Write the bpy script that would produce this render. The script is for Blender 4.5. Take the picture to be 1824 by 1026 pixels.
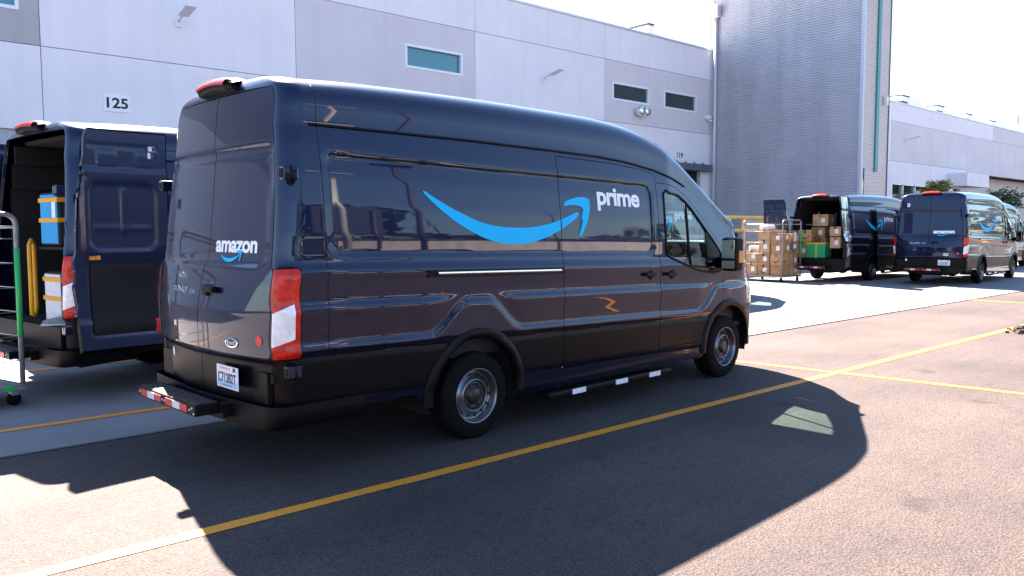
import bpy, bmesh, math, random
import numpy as np
from mathutils import Vector, Matrix

random.seed(7)
R = math.radians
scene = bpy.context.scene
for o in list(bpy.data.objects):
    bpy.data.objects.remove(o)
COL = scene.collection

# ------------------------------------------------------------------ camera
cd = bpy.data.cameras.new("camera")
cd.sensor_width = 36.0
cd.lens = 28.0
cd.clip_start = 0.05
cd.clip_end = 3000
cam = bpy.data.objects.new("camera", cd)
COL.objects.link(cam)
HEAD = R(90 - 48.4354 + 0.0)          # forward direction measured from +X
FWD = math.atan2(math.sin(R(48.4354)), math.cos(R(48.4354)))
cam.matrix_world = (Matrix.Translation((0, 0, 1.656)) @ Matrix.Rotation(FWD - math.pi / 2, 4, 'Z')
                    @ Matrix.Rotation(R(90 - 4.1657), 4, 'X') @ Matrix.Rotation(R(-0.148), 4, 'Z'))
scene.camera = cam

# ------------------------------------------------------------------ sky and sun
SUN_H = Vector((0.31, 1.02, 1.0))      # towards the sun
EL = math.atan2(1.0, math.hypot(0.31, 1.02))
world = bpy.data.worlds.new("World")
scene.world = world
world.use_nodes = True
wn = world.node_tree
wn.nodes.clear()
sky = wn.nodes.new("ShaderNodeTexSky")
sky.sky_type = 'NISHITA'
sky.sun_disc = False
sky.sun_elevation = EL
sky.sun_rotation = math.atan2(0.31, 1.02)
sky.altitude = 50
sky.air_density = 1.0
sky.dust_density = 0.35
sky.ozone_density = 3.2
bg = wn.nodes.new("ShaderNodeBackground")
bg.inputs[1].default_value = 0.05
wo = wn.nodes.new("ShaderNodeOutputWorld")
wn.links.new(sky.outputs[0], bg.inputs[0])
wn.links.new(bg.outputs[0], wo.inputs[0])

sl = bpy.data.lights.new("sun", 'SUN')
sl.energy = 5.0
sl.angle = R(0.5)
sl.color = (1.0, 0.87, 0.765)
sun = bpy.data.objects.new("sun", sl)
COL.objects.link(sun)
sun.location = (20, 60, 60)
sun.rotation_euler = (-SUN_H).to_track_quat('-Z', 'Y').to_euler()

vs = scene.view_settings
scene.display_settings.display_device = 'sRGB'
vs.view_transform = 'Standard'
vs.look = 'None'
vs.gamma = 1.0
vs.exposure = 3.2
vs.use_curve_mapping = False

# ------------------------------------------------------------------ materials
MATS = {}


def mat(name, col, rough=0.5, metal=0.0, coat=0.0, spec=0.5, noise=None, bump=None, emis=None, coat_rough=0.03, ior=None):
    """principled; noise=(scale, amount, detail[, second colour]); bump=(scale, strength, distance)"""
    m = bpy.data.materials.new(name)
    m.use_nodes = True
    nt = m.node_tree
    b = nt.nodes["Principled BSDF"]
    b.inputs["Base Color"].default_value = (*col, 1)
    b.inputs["Roughness"].default_value = rough
    b.inputs["Metallic"].default_value = metal
    b.inputs["Specular IOR Level"].default_value = spec
    b.inputs["Coat Weight"].default_value = coat
    b.inputs["Coat Roughness"].default_value = coat_rough
    if ior:
        b.inputs["Coat IOR"].default_value = ior
    tc = nt.nodes.new("ShaderNodeTexCoord")
    if noise:
        n = nt.nodes.new("ShaderNodeTexNoise")
        n.inputs["Scale"].default_value = noise[0]
        n.inputs["Detail"].default_value = noise[2]
        n.inputs["Roughness"].default_value = 0.65
        nt.links.new(tc.outputs["Object"], n.inputs["Vector"])
        r = nt.nodes.new("ShaderNodeValToRGB")
        a = noise[1]
        c2 = noise[3] if len(noise) > 3 else tuple(min(1, c * (1 + a)) for c in col)
        c1 = tuple(c * (1 - a) for c in col)
        r.color_ramp.elements[0].position = 0.3
        r.color_ramp.elements[1].position = 0.7
        r.color_ramp.elements[0].color = (*c1, 1)
        r.color_ramp.elements[1].color = (*c2, 1)
        nt.links.new(n.outputs["Fac"], r.inputs["Fac"])
        nt.links.new(r.outputs["Color"], b.inputs["Base Color"])
    if bump:
        n = nt.nodes.new("ShaderNodeTexNoise")
        n.inputs["Scale"].default_value = bump[0]
        n.inputs["Detail"].default_value = 4
        nt.links.new(tc.outputs["Object"], n.inputs["Vector"])
        bp = nt.nodes.new("ShaderNodeBump")
        bp.inputs["Strength"].default_value = bump[1]
        bp.inputs["Distance"].default_value = bump[2]
        nt.links.new(n.outputs["Fac"], bp.inputs["Height"])
        nt.links.new(bp.outputs["Normal"], b.inputs["Normal"])
    if emis:
        b.inputs["Emission Color"].default_value = (*emis[0], 1)
        b.inputs["Emission Strength"].default_value = emis[1]
    MATS[name] = m
    return m


def glass_mat(name, tint, refl=(1, 1, 1), rough=0.01, base=0.0, basecol=(0, 0, 0)):
    m = bpy.data.materials.new(name)
    m.use_nodes = True
    nt = m.node_tree
    nt.nodes.clear()
    out = nt.nodes.new("ShaderNodeOutputMaterial")
    tr = nt.nodes.new("ShaderNodeBsdfTransparent")
    tr.inputs[0].default_value = (*tint, 1)
    gl = nt.nodes.new("ShaderNodeBsdfGlossy")
    gl.inputs["Color"].default_value = (*refl, 1)
    gl.inputs["Roughness"].default_value = rough
    lw = nt.nodes.new("ShaderNodeLayerWeight")
    lw.inputs[0].default_value = 0.5
    pw = nt.nodes.new("ShaderNodeMath")
    pw.operation = 'POWER'
    pw.inputs[1].default_value = 4.5
    nt.links.new(lw.outputs["Facing"], pw.inputs[0])
    fr = nt.nodes.new("ShaderNodeMath")
    fr.operation = 'MULTIPLY_ADD'
    fr.inputs[1].default_value = 0.92
    fr.inputs[2].default_value = 0.06
    nt.links.new(pw.outputs[0], fr.inputs[0])
    mx = nt.nodes.new("ShaderNodeMixShader")
    nt.links.new(fr.outputs[0], mx.inputs[0])
    nt.links.new(tr.outputs[0], mx.inputs[1])
    nt.links.new(gl.outputs[0], mx.inputs[2])
    nt.links.new(mx.outputs[0], out.inputs[0])
    MATS[name] = m
    return m


mat("paint", (0.0034, 0.0080, 0.034), rough=0.36, metal=0.75, coat=1.0, coat_rough=0.022, spec=0.2, bump=(1.3, 0.004, 0.02), ior=1.44)
mat("paint_inner", (0.009, 0.018, 0.045), rough=0.35, coat=0.35, coat_rough=0.08)
mat("cladding", (0.0035, 0.0035, 0.005), rough=0.30, spec=0.12, bump=(160, 0.03, 0.001))
mat("black_plastic", (0.0035, 0.0032, 0.004), rough=0.42, spec=0.16, bump=(180, 0.08, 0.001))
mat("grey_plastic", (0.028, 0.027, 0.029), rough=0.5, bump=(200, 0.1, 0.001))
mat("rubber", (0.0045, 0.004, 0.004), rough=0.8, spec=0.12, noise=(30, 0.35, 4))
mat("steel_rim", (0.21, 0.215, 0.235), rough=0.30, metal=0.9, noise=(12, 0.12, 3))
mat("hub_black", (0.012, 0.012, 0.013), rough=0.4)
mat("vent_dark", (0.003, 0.003, 0.003), rough=0.9)
mat("chrome", (0.85, 0.86, 0.88), rough=0.10, metal=1.0)
mat("track_metal", (0.92, 0.92, 0.92), rough=0.22, metal=1.0)
mat("lamp_red", (0.56, 0.010, 0.003), rough=0.3, coat=0.35, spec=0.3, noise=(22, 0.35, 2))
mat("lamp_dark_red", (0.22, 0.008, 0.006), rough=0.15, coat=1.0)
mat("lamp_clear", (0.82, 0.80, 0.78), rough=0.15, coat=1.0, noise=(14, 0.14, 1))
mat("amber", (0.75, 0.22, 0.03), rough=0.3, coat=1.0)
mat("head_clear", (0.45, 0.47, 0.50), rough=0.08, coat=1.0, metal=0.4)
mat("decal_white", (0.90, 0.89, 0.89), rough=0.35)
mat("decal_blue", (0.0, 0.50, 0.88), rough=0.45, spec=0.2)
mat("decal_silver", (0.55, 0.56, 0.58), rough=0.25, metal=0.7)
mat("sticker_red", (0.70, 0.03, 0.02), rough=0.4)
mat("refl_red", (0.60, 0.02, 0.015), rough=0.3, coat=0.5, noise=(70, 0.2, 1))
mat("refl_white", (0.75, 0.75, 0.76), rough=0.35, coat=0.5, noise=(120, 0.15, 1))
mat("plate_white", (0.78, 0.78, 0.80), rough=0.4)
mat("plate_blue", (0.02, 0.03, 0.10), rough=0.5)
mat("plate_sky", (0.36, 0.52, 0.74), rough=0.4)
mat("tread_plate", (0.10, 0.09, 0.09), rough=0.4, metal=0.8, noise=(40, 0.5, 2))
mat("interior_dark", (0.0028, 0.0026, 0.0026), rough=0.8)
mat("cab_dark", (0.014, 0.014, 0.015), rough=0.65)
mat("seat_cloth", (0.020, 0.020, 0.023), rough=0.9, noise=(60, 0.3, 3))
mat("galv", (0.36, 0.37, 0.39), rough=0.42, metal=0.7, noise=(25, 0.2, 3))
mat("cart_grey", (0.25, 0.25, 0.27), rough=0.45, metal=0.4, noise=(25, 0.2, 3))
mat("green_plastic", (0.02, 0.42, 0.10), rough=0.4)
mat("green_tote", (0.01, 0.28, 0.10), rough=0.7, noise=(20, 0.15, 3))
mat("yellow_strap", (0.72, 0.34, 0.01), rough=0.6)
mat("yellow_paint", (0.70, 0.42, 0.015), rough=0.4, noise=(9, 0.15, 3))
mat("blue_tote", (0.01, 0.30, 0.62), rough=0.7, noise=(20, 0.12, 3))
mat("black_tote", (0.012, 0.012, 0.014), rough=0.8)
mat("white_tote", (0.66, 0.63, 0.66), rough=0.8, noise=(14, 0.12, 4))
for k, c in enumerate([(0.47, 0.255, 0.115), (0.40, 0.205, 0.085), (0.52, 0.30, 0.15)]):
    mat("cardboard%d" % k, c, rough=0.85, noise=(6, 0.12, 5), bump=(40, 0.08, 0.002))
mat("tape", (0.20, 0.11, 0.05), rough=0.3)
mat("tape_dark", (0.02, 0.018, 0.02), rough=0.4)
mat("paper_label", (0.80, 0.79, 0.77), rough=0.7)
mat("shoe_grey", (0.22, 0.22, 0.24), rough=0.8, noise=(80, 0.35, 2))
mat("shoe_sole", (0.6, 0.6, 0.6), rough=0.8)
mat("sign_white", (0.82, 0.82, 0.82), rough=0.5)
mat("sign_black", (0.012, 0.012, 0.014), rough=0.5)
mat("wall_white", (0.82, 0.745, 0.765), rough=0.85, noise=(0.35, 0.05, 6), bump=(25, 0.10, 0.004))
mat("wall_grey", (0.67, 0.60, 0.615), rough=0.85, noise=(0.3, 0.06, 6), bump=(25, 0.10, 0.004))
mat("wall_midgrey", (0.44, 0.40, 0.41), rough=0.85, noise=(0.3, 0.06, 6), bump=(25, 0.10, 0.004))
mat("joint_dark", (0.10, 0.10, 0.11), rough=0.9)
mat("coping", (0.66, 0.66, 0.69), rough=0.4, metal=0.3)
mat("siding", (0.47, 0.435, 0.46), rough=0.48, metal=0.25, noise=(0.5, 0.08, 4))
mat("siding_light", (0.56, 0.49, 0.48), rough=0.5, metal=0.1, noise=(0.5, 0.06, 4))
mat("trim_light", (0.55, 0.54, 0.58), rough=0.45, metal=0.2)
mat("teal_trim", (0.03, 0.22, 0.21), rough=0.35)
mat("window_frame", (0.78, 0.79, 0.82), rough=0.4)
mat("pane_teal", (0.012, 0.15, 0.19), rough=0.06, coat=1.0)
mat("pane_dark", (0.006, 0.018, 0.018), rough=0.06, coat=1.0)
mat("door_grey", (0.35, 0.36, 0.40), rough=0.5, noise=(3, 0.08, 3))
mat("awning_grey", (0.10, 0.115, 0.135), rough=0.5)
mat("dark_opening", (0.012, 0.008, 0.007), rough=0.9)
mat("ac_white", (0.75, 0.75, 0.76), rough=0.5)
mat("ac_dark", (0.05, 0.05, 0.055), rough=0.7)
mat("bark", (0.07, 0.05, 0.04), rough=0.9)
mat("leaf", (0.05, 0.085, 0.025), rough=0.6, noise=(3, 0.4, 2))
mat("leaf_yellow", (0.22, 0.22, 0.05), rough=0.6, noise=(3, 0.3, 2))
mat("leaf_dark", (0.018, 0.030, 0.012), rough=0.7, noise=(0.7, 0.4, 2))
mat("orange", (0.75, 0.07, 0.02), rough=0.5)
mat("pole_pale", (0.55, 0.52, 0.50), rough=0.5, metal=0.2)
mat("pole_dark", (0.05, 0.04, 0.035), rough=0.6)
mat("pale_box", (0.45, 0.40, 0.38), rough=0.7, noise=(0.4, 0.2, 3))
mat("sign_panel_dark", (0.03, 0.035, 0.05), rough=0.5)
glass_mat("glass", (0.66, 0.82, 0.78))
glass_mat("mirror_glass_dummy", (0.1, 0.1, 0.1))
mat("mirror_glass", (0.32, 0.34, 0.36), rough=0.03, metal=1.0)
mat("windshield", (0.012, 0.016, 0.018), rough=0.05, coat=1.0)


def streak(name, k=0.90, sx=2.2, sz=0.10):
    """faint rain streaks and blotches multiplied over a wall paint"""
    nt = MATS[name].node_tree
    b = nt.nodes["Principled BSDF"]
    src = b.inputs["Base Color"].links[0].from_socket
    tc = nt.nodes.new("ShaderNodeTexCoord")
    mp = nt.nodes.new("ShaderNodeMapping")
    mp.inputs["Scale"].default_value = (sx, sx, sz)
    nt.links.new(tc.outputs["Object"], mp.inputs["Vector"])
    n = nt.nodes.new("ShaderNodeTexNoise")
    n.inputs["Scale"].default_value = 1.0
    n.inputs["Detail"].default_value = 6
    n.inputs["Roughness"].default_value = 0.7
    nt.links.new(mp.outputs[0], n.inputs["Vector"])
    r = nt.nodes.new("ShaderNodeValToRGB")
    r.color_ramp.elements[0].position = 0.36
    r.color_ramp.elements[0].color = (k, k, k, 1)
    r.color_ramp.elements[1].position = 0.56
    r.color_ramp.elements[1].color = (1, 1, 1, 1)
    nt.links.new(n.outputs["Fac"], r.inputs["Fac"])
    x = nt.nodes.new("ShaderNodeMix")
    x.data_type = 'RGBA'
    x.blend_type = 'MULTIPLY'
    x.inputs[0].default_value = 1.0
    nt.links.new(src, x.inputs[6])
    nt.links.new(r.outputs[0], x.inputs[7])
    nt.links.new(x.outputs[2], b.inputs["Base Color"])


for nm_ in ("wall_white", "wall_grey", "wall_midgrey"):
    streak(nm_, 0.955)
streak("siding", 0.88, 1.2, 0.08)


def asphalt_mat():
    m = bpy.data.materials.new("asphalt")
    m.use_nodes = True
    nt = m.node_tree
    b = nt.nodes["Principled BSDF"]
    b.inputs["Roughness"].default_value = 0.85
    b.inputs["Specular IOR Level"].default_value = 0.3
    tc = nt.nodes.new("ShaderNodeTexCoord")
    L = nt.links.new

    def noise(scale, detail, rough=0.6):
        n = nt.nodes.new("ShaderNodeTexNoise")
        n.inputs["Scale"].default_value = scale
        n.inputs["Detail"].default_value = detail
        n.inputs["Roughness"].default_value = rough
        L(tc.outputs["Object"], n.inputs["Vector"])
        return n
    fine = noise(60, 4, 0.7)
    mid = noise(14, 5, 0.75)
    big = noise(0.45, 4)
    vor = nt.nodes.new("ShaderNodeTexVoronoi")
    vor.inputs["Scale"].default_value = 75
    L(tc.outputs["Object"], vor.inputs["Vector"])
    r1 = nt.nodes.new("ShaderNodeValToRGB")
    r1.color_ramp.elements[0].position = 0.33
    r1.color_ramp.elements[0].color = (0.012, 0.010, 0.012, 1)
    r1.color_ramp.elements[1].position = 0.66
    r1.color_ramp.elements[1].color = (0.112, 0.086, 0.077, 1)
    e = r1.color_ramp.elements.new(0.46)
    e.color = (0.058, 0.045, 0.0415, 1)
    L(fine.outputs["Fac"], r1.inputs["Fac"])
    # darker worn patches
    r2 = nt.nodes.new("ShaderNodeValToRGB")
    r2.color_ramp.elements[0].position = 0.32
    r2.color_ramp.elements[0].color = (0.66, 0.63, 0.64, 1)
    r2.color_ramp.elements[1].position = 0.55
    r2.color_ramp.elements[1].color = (1.02, 1.0, 1.0, 1)
    L(mid.outputs["Fac"], r2.inputs["Fac"])
    r3 = nt.nodes.new("ShaderNodeValToRGB")
    r3.color_ramp.elements[0].position = 0.35
    r3.color_ramp.elements[0].color = (0.70, 0.69, 0.70, 1)
    r3.color_ramp.elements[1].position = 0.62
    r3.color_ramp.elements[1].color = (1.1, 1.06, 1.04, 1)
    L(big.outputs["Fac"], r3.inputs["Fac"])

    def mul(a, c):
        x = nt.nodes.new("ShaderNodeMix")
        x.data_type = 'RGBA'
        x.blend_type = 'MULTIPLY'
        x.inputs[0].default_value = 1.0
        L(a, x.inputs[6])
        L(c, x.inputs[7])
        return x.outputs[2]
    mp = nt.nodes.new("ShaderNodeMapping")
    mp.inputs["Scale"].default_value = (0.05, 1.1, 1.0)
    L(tc.outputs["Object"], mp.inputs["Vector"])
    path = nt.nodes.new("ShaderNodeTexNoise")
    path.inputs["Scale"].default_value = 1.0
    path.inputs["Detail"].default_value = 7
    path.inputs["Roughness"].default_value = 0.7
    L(mp.outputs[0], path.inputs["Vector"])
    r4 = nt.nodes.new("ShaderNodeValToRGB")
    r4.color_ramp.elements[0].position = 0.38
    r4.color_ramp.elements[0].color = (0.80, 0.80, 0.81, 1)
    r4.color_ramp.elements[1].position = 0.55
    r4.color_ramp.elements[1].color = (1.03, 1.02, 1.0, 1)
    L(path.outputs["Fac"], r4.inputs["Fac"])
    oil = noise(1.7, 3, 0.5)
    r5 = nt.nodes.new("ShaderNodeValToRGB")
    r5.color_ramp.elements[0].position = 0.66
    r5.color_ramp.elements[0].color = (1, 1, 1, 1)
    r5.color_ramp.elements[1].position = 0.76
    r5.color_ramp.elements[1].color = (0.50, 0.50, 0.52, 1)
    L(oil.outputs["Fac"], r5.inputs["Fac"])
    c = mul(mul(mul(mul(r1.outputs[0], r2.outputs[0]), r3.outputs[0]), r4.outputs[0]), r5.outputs[0])
    L(c, b.inputs["Base Color"])
    bp = nt.nodes.new("ShaderNodeBump")
    bp.inputs["Strength"].default_value = 0.55
    bp.inputs["Distance"].default_value = 0.008
    L(vor.outputs["Distance"], bp.inputs["Height"])
    L(bp.outputs["Normal"], b.inputs["Normal"])
    MATS["asphalt"] = m


asphalt_mat()
mat("concrete", (0.155, 0.145, 0.148), rough=0.85, noise=(1.6, 0.14, 8), bump=(60, 0.15, 0.003))
mat("concrete_b", (0.17, 0.16, 0.162), rough=0.85, noise=(1.3, 0.16, 8), bump=(60, 0.15, 0.003))
mat("joint_fill", (0.07, 0.065, 0.065), rough=0.9)


def line_mat(name, col, under):
    m = bpy.data.materials.new(name)
    m.use_nodes = True
    nt = m.node_tree
    b = nt.nodes["Principled BSDF"]
    b.inputs["Roughness"].default_value = 0.7
    tc = nt.nodes.new("ShaderNodeTexCoord")
    n = nt.nodes.new("ShaderNodeTexNoise")
    n.inputs["Scale"].default_value = 45
    n.inputs["Detail"].default_value = 5
    n.inputs["Roughness"].default_value = 0.8
    nt.links.new(tc.outputs["Object"], n.inputs["Vector"])
    r = nt.nodes.new("ShaderNodeValToRGB")
    r.color_ramp.elements[0].position = 0.34
    r.color_ramp.elements[0].color = (*under, 1)
    r.color_ramp.elements[1].position = 0.44
    r.color_ramp.elements[1].color = (*col, 1)
    nt.links.new(n.outputs["Fac"], r.inputs["Fac"])
    nt.links.new(r.outputs["Color"], b.inputs["Base Color"])
    MATS[name] = m


line_mat("line_yellow", (0.70, 0.25, 0.012), (0.22, 0.12, 0.04))

# ------------------------------------------------------------------ mesh helpers


class MB:
    """collects geometry with material slots; build() links one mesh object"""

    def __init__(self):
        self.v, self.f, self.m, self.s, self.slots = [], [], [], [], []

    def slot(self, name):
        if name not in self.slots:
            self.slots.append(name)
        return self.slots.index(name)

    def add(self, verts, faces, material, smooth=False):
        k = len(self.v)
        i = self.slot(material)
        self.v += [tuple(p) for p in verts]
        for f in faces:
            self.f.append(tuple(k + a for a in f))
            self.m.append(i)
            self.s.append(smooth)
        return self

    def box(self, lo, hi, material, M=None, bevel=0.0):
        x0, y0, z0 = lo
        x1, y1, z1 = hi
        if bevel > 0:
            b = min(bevel, (x1 - x0) * .49, (y1 - y0) * .49, (z1 - z0) * .49)
            bm = bmesh.new()
            bmesh.ops.create_cube(bm, size=1.0)
            for v in bm.verts:
                v.co = Vector(((x0 + x1) / 2 + v.co.x * (x1 - x0), (y0 + y1) / 2 + v.co.y * (y1 - y0), (z0 + z1) / 2 + v.co.z * (z1 - z0)))
            bmesh.ops.bevel(bm, geom=bm.edges[:], offset=b, segments=2, affect='EDGES', profile=0.5)
            bm.verts.ensure_lookup_table()
            vs_ = [v.co.copy() for v in bm.verts]
            fs = [[v.index for v in f.verts] for f in bm.faces]
            bm.free()
        else:
            vs_ = [Vector(p) for p in [(x0, y0, z0), (x1, y0, z0), (x1, y1, z0), (x0, y1, z0), (x0, y0, z1), (x1, y0, z1), (x1, y1, z1), (x0, y1, z1)]]
            fs = [(0, 3, 2, 1), (4, 5, 6, 7), (0, 1, 5, 4), (1, 2, 6, 5), (2, 3, 7, 6), (3, 0, 4, 7)]
        if M is not None:
            vs_ = [M @ p for p in vs_]
        return self.add(vs_, fs, material)

    def tube(self, pts, r, material, n=8, closed=False, caps=True):
        pts = [Vector(p) for p in pts]
        N = len(pts)
        vs_, fs = [], []
        prev = None
        for i, p in enumerate(pts):
            if closed:
                t = pts[(i + 1) % N] - pts[i - 1]
            else:
                t = pts[min(i + 1, N - 1)] - pts[max(i - 1, 0)]
            t.normalize()
            if prev is None:
                a = Vector((0, 0, 1)) if abs(t.z) < .9 else Vector((1, 0, 0))
                u = t.cross(a).normalized()
            else:
                u = (prev - t * prev.dot(t)).normalized()
            prev = u
            w = t.cross(u)
            rr = r[i] if isinstance(r, (list, tuple)) else r
            for k in range(n):
                a = 2 * math.pi * k / n
                vs_.append(p + (u * math.cos(a) + w * math.sin(a)) * rr)
        for i in range(N if closed else N - 1):
            j = (i + 1) % N
            for k in range(n):
                fs.append((i * n + k, i * n + (k + 1) % n, j * n + (k + 1) % n, j * n + k))
        if caps and not closed:
            fs.append(tuple(range(n - 1, -1, -1)))
            fs.append(tuple((N - 1) * n + k for k in range(n)))
        return self.add(vs_, fs, material, True)

    def lathe(self, prof, material, n=40, M=None, closed=False):
        """profile (r, a): radius r, position a along the Y axis"""
        vs_, fs = [], []
        for r, a in prof:
            for k in range(n):
                t = 2 * math.pi * k / n
                vs_.append(Vector((r * math.cos(t), a, r * math.sin(t))))
        for i in range(len(prof) - 1):
            for k in range(n):
                fs.append((i * n + k, i * n + (k + 1) % n, (i + 1) * n + (k + 1) % n, (i + 1) * n + k))
        if M is not None:
            vs_ = [M @ p for p in vs_]
        return self.add(vs_, fs, material, True)

    def mesh(self, name):
        me = bpy.data.meshes.new(name)
        used = sorted({a for f in self.f for a in f})
        if len(used) < len(self.v):
            rm = {a: i for i, a in enumerate(used)}
            self.v = [self.v[a] for a in used]
            self.f = [tuple(rm[a] for a in f) for f in self.f]
        me.from_pydata([tuple(p) for p in self.v], [], self.f)
        for s in self.slots:
            me.materials.append(MATS[s])
        me.polygons.foreach_set("material_index", self.m)
        me.polygons.foreach_set("use_smooth", self.s)
        me.update()
        return me

    def build(self, name, parent=None, loc=None):
        return link(name, self.mesh(name), parent, loc)


def link(name, me, parent=None, loc=None):
    o = bpy.data.objects.new(name, me)
    COL.objects.link(o)
    if parent is not None:
        o.parent = parent
    if loc is not None:
        o.location = loc
    return o


def tag(o, label=None, cat=None, group=None, kind=None):
    if label:
        o["label"] = label
    if cat:
        o["category"] = cat
    if group:
        o["group"] = group
    if kind:
        o["kind"] = kind
    return o


def thing(name, label, cat, loc=(0, 0, 0), rz=0.0, group=None):
    o = bpy.data.objects.new(name, None)
    o.empty_display_size = 0.3
    COL.objects.link(o)
    o.location = loc
    o.rotation_euler = (0, 0, rz)
    return tag(o, label, cat, group)


def text2d(s, height, bold=0.0, xs=1.0, spacing=1.0):
    """flat filled lettering: (verts [(u, v)], faces), left aligned, baseline 0; height = capital/ascender scale"""
    cu = bpy.data.curves.new("t", 'FONT')
    cu.body = s
    cu.size = 1.0
    cu.offset = bold
    cu.space_character = spacing
    cu.resolution_u = 5
    ob = bpy.data.objects.new("t", cu)
    COL.objects.link(ob)
    bpy.context.view_layer.update()
    dg = bpy.context.evaluated_depsgraph_get()
    me = bpy.data.meshes.new_from_object(ob.evaluated_get(dg))
    vs_ = [(v.co.x * height * xs, v.co.y * height) for v in me.vertices]
    fs = [tuple(p.vertices) for p in me.polygons]
    bpy.data.objects.remove(ob)
    bpy.data.curves.remove(cu)
    bpy.data.meshes.remove(me)
    return vs_, fs


def text_into(mb, s, width, fmap, material, bold=0.02, height=None, spacing=1.0, flip=False):
    """fit lettering to a given width; fmap(u, v) -> 3D; u 0..width from left"""
    vs_, fs = text2d(s, 1.0, bold, 1.0, spacing)
    x0 = min(a for a, b in vs_)
    x1 = max(a for a, b in vs_)
    k = width / (x1 - x0)
    kv = k if height is None else height
    pts = [fmap((a - x0) * k, b * kv) for a, b in vs_]
    if flip:
        fs = [tuple(reversed(f)) for f in fs]
    mb.add(pts, fs, material)


# ------------------------------------------------------------------ the van: outer surface functions
_zt = np.arange(0.2, 2.9, 0.002)
_prof = [(.20, .92), (.25, .935), (.29, .958), (.34, .975), (.44, .985), (.47, .985), (.49, .997), (.60, 1.000), (.775, 1.006),
         (.788, .994), (.803, .994), (.815, 1.012), (.84, 1.019), (1.0, 1.021), (1.10, 1.023), (1.115, 1.021), (1.155, 1.005),
         (1.21, 1.006), (1.30, 1.013), (1.345, 1.018), (1.36, 1.016), (1.415, .995), (1.46, .992), (1.6, .989), (1.8, .976),
         (2.0, .955), (2.2, .924), (2.36, .890), (2.9, .70)]
_w = np.interp(_zt, [p[0] for p in _prof], [p[1] for p in _prof])
_k = np.exp(-0.5 * (np.arange(-12, 13) / 4.0) ** 2)
_w = np.convolve(np.pad(_w, 12, mode='edge'), _k / _k.sum(), mode='valid')
_B = np.interp(_zt, [.2, .838, .892, 1.0, 1.10, 2.9], [0, 0, -.019, -.010, 0, 0])
_B = np.convolve(np.pad(_B, 12, mode='edge'), _k / _k.sum(), mode='valid')


def smooth(a, b, x):
    t = np.clip((x - a) / (b - a), 0, 1)
    return t * t * (3 - 2 * t)


def rrect(x, z, x0, x1, z0, z1, r):
    """1 inside a rounded rectangle, 0 outside; soft over 18 mm"""
    dx = abs(x - (x0 + x1) / 2) - ((x1 - x0) / 2 - r)
    dz = abs(z - (z0 + z1) / 2) - ((z1 - z0) / 2 - r)
    d = np.sqrt(np.maximum(dx, 0) ** 2 + np.maximum(dz, 0) ** 2) + np.minimum(np.maximum(dx, dz), 0) - r
    return smooth(0.012, -0.012, d)


def Wd(x, z):
    """half width of the van's side at x, z"""
    x = np.asarray(x, float)
    z = np.asarray(z, float)
    zf = z + 0.022 * np.clip(x, -2, 3.2)
    hump = 0.25 * smooth(0.50, 0.10, np.abs(x)) + 0.25 * smooth(0.60, 0.20, np.abs(x - 3.75))
    w = np.interp(zf, _zt, _w) + np.interp(zf - hump, _zt, _B) * smooth(1.16, 1.10, zf)
    w = w - 0.010 * rrect(x, zf, -1.31, 2.36, 1.465, 2.145, 0.09)
    w = w - 0.12 * np.clip((x - 2.7) / 1.2, 0, 1) * np.clip((z - 1.3) / .8, 0, 1.2)
    # front wing flare
    w = w + 0.012 * smooth(.75, .5, np.hypot(x - 3.75, z - .36)) * smooth(1.2, .8, z)
    return w


def Hh(x):
    return np.interp(x, [-1.8, -1.62, -1.36, -1, -.4, .4, 1.4, 1.8, 2.1, 2.4, 2.7, 3.0, 3.3, 3.6, 3.95],
                     [2.67, 2.69, 2.715, 2.738, 2.755, 2.765, 2.76, 2.75, 2.725, 2.675, 2.585, 2.45, 2.26, 2.06, 1.825])


_hx = np.arange(-1.8, 4.2, 0.01)
_hh = Hh(_hx)
_k2 = np.exp(-0.5 * (np.arange(-30, 31) / 11.0) ** 2)
_hh = np.convolve(np.pad(_hh, 30, mode='reflect', reflect_type='odd'), _k2 / _k2.sum(), mode='valid')


def Hs(x):
    return np.interp(x, _hx, _hh)


def Zs(x):
    return np.interp(x, [-1.7, -1.4, 0, 1.0, 1.6, 2.0, 2.45, 2.8, 3.0, 3.3, 3.6, 3.95], [2.33, 2.362, 2.362, 2.348, 2.335, 2.31, 2.255, 2.18, 2.12, 1.98, 1.83, 1.62])


X0, X1 = -1.36, 3.95
RC = 0.12


def xrear(z):
    x = np.interp(z, [.3, .79, .815, 1.0, 1.12, 1.3, 1.5, 1.8, 2.2, 2.5, 2.66], [-1.765, -1.778, -1.80, -1.803, -1.80, -1.765, -1.716, -1.685, -1.645, -1.612, -1.59])
    zt = 2.716
    s = np.clip((z - (zt - .10)) / .10, 0, 1)
    return x + 0.115 * (1 - np.sqrt(np.maximum(1 - s * s, 0)))


def rear_x(y, z, w):
    r = np.minimum(RC, 0.45 * w)
    e = np.clip(np.abs(y) - (w - r), 0, r)
    x = xrear(z) + np.interp(z, [1.1, 1.5], [0.115, 0.062]) * y * y + (r - np.sqrt(np.maximum(r * r - e * e, 0)))
    rec = 0.017 * rrect(np.abs(y), z, -.82, .80, 1.42, 2.16, .09)
    rec = rec + 0.020 * rrect(np.abs(y), z, -.82, .80, 2.155, 2.225, .03)
    return x + rec


def xfront(z):
    return np.interp(z, [.2, .3, .5, .7, .85, .95, 1.1, 1.2, 1.3, 1.42, 1.5, 1.6, 1.83], [4.66, 4.72, 4.78, 4.79, 4.76, 4.75, 4.70, 4.64, 4.56, 4.42, 4.30, 4.18, 3.95])


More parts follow.
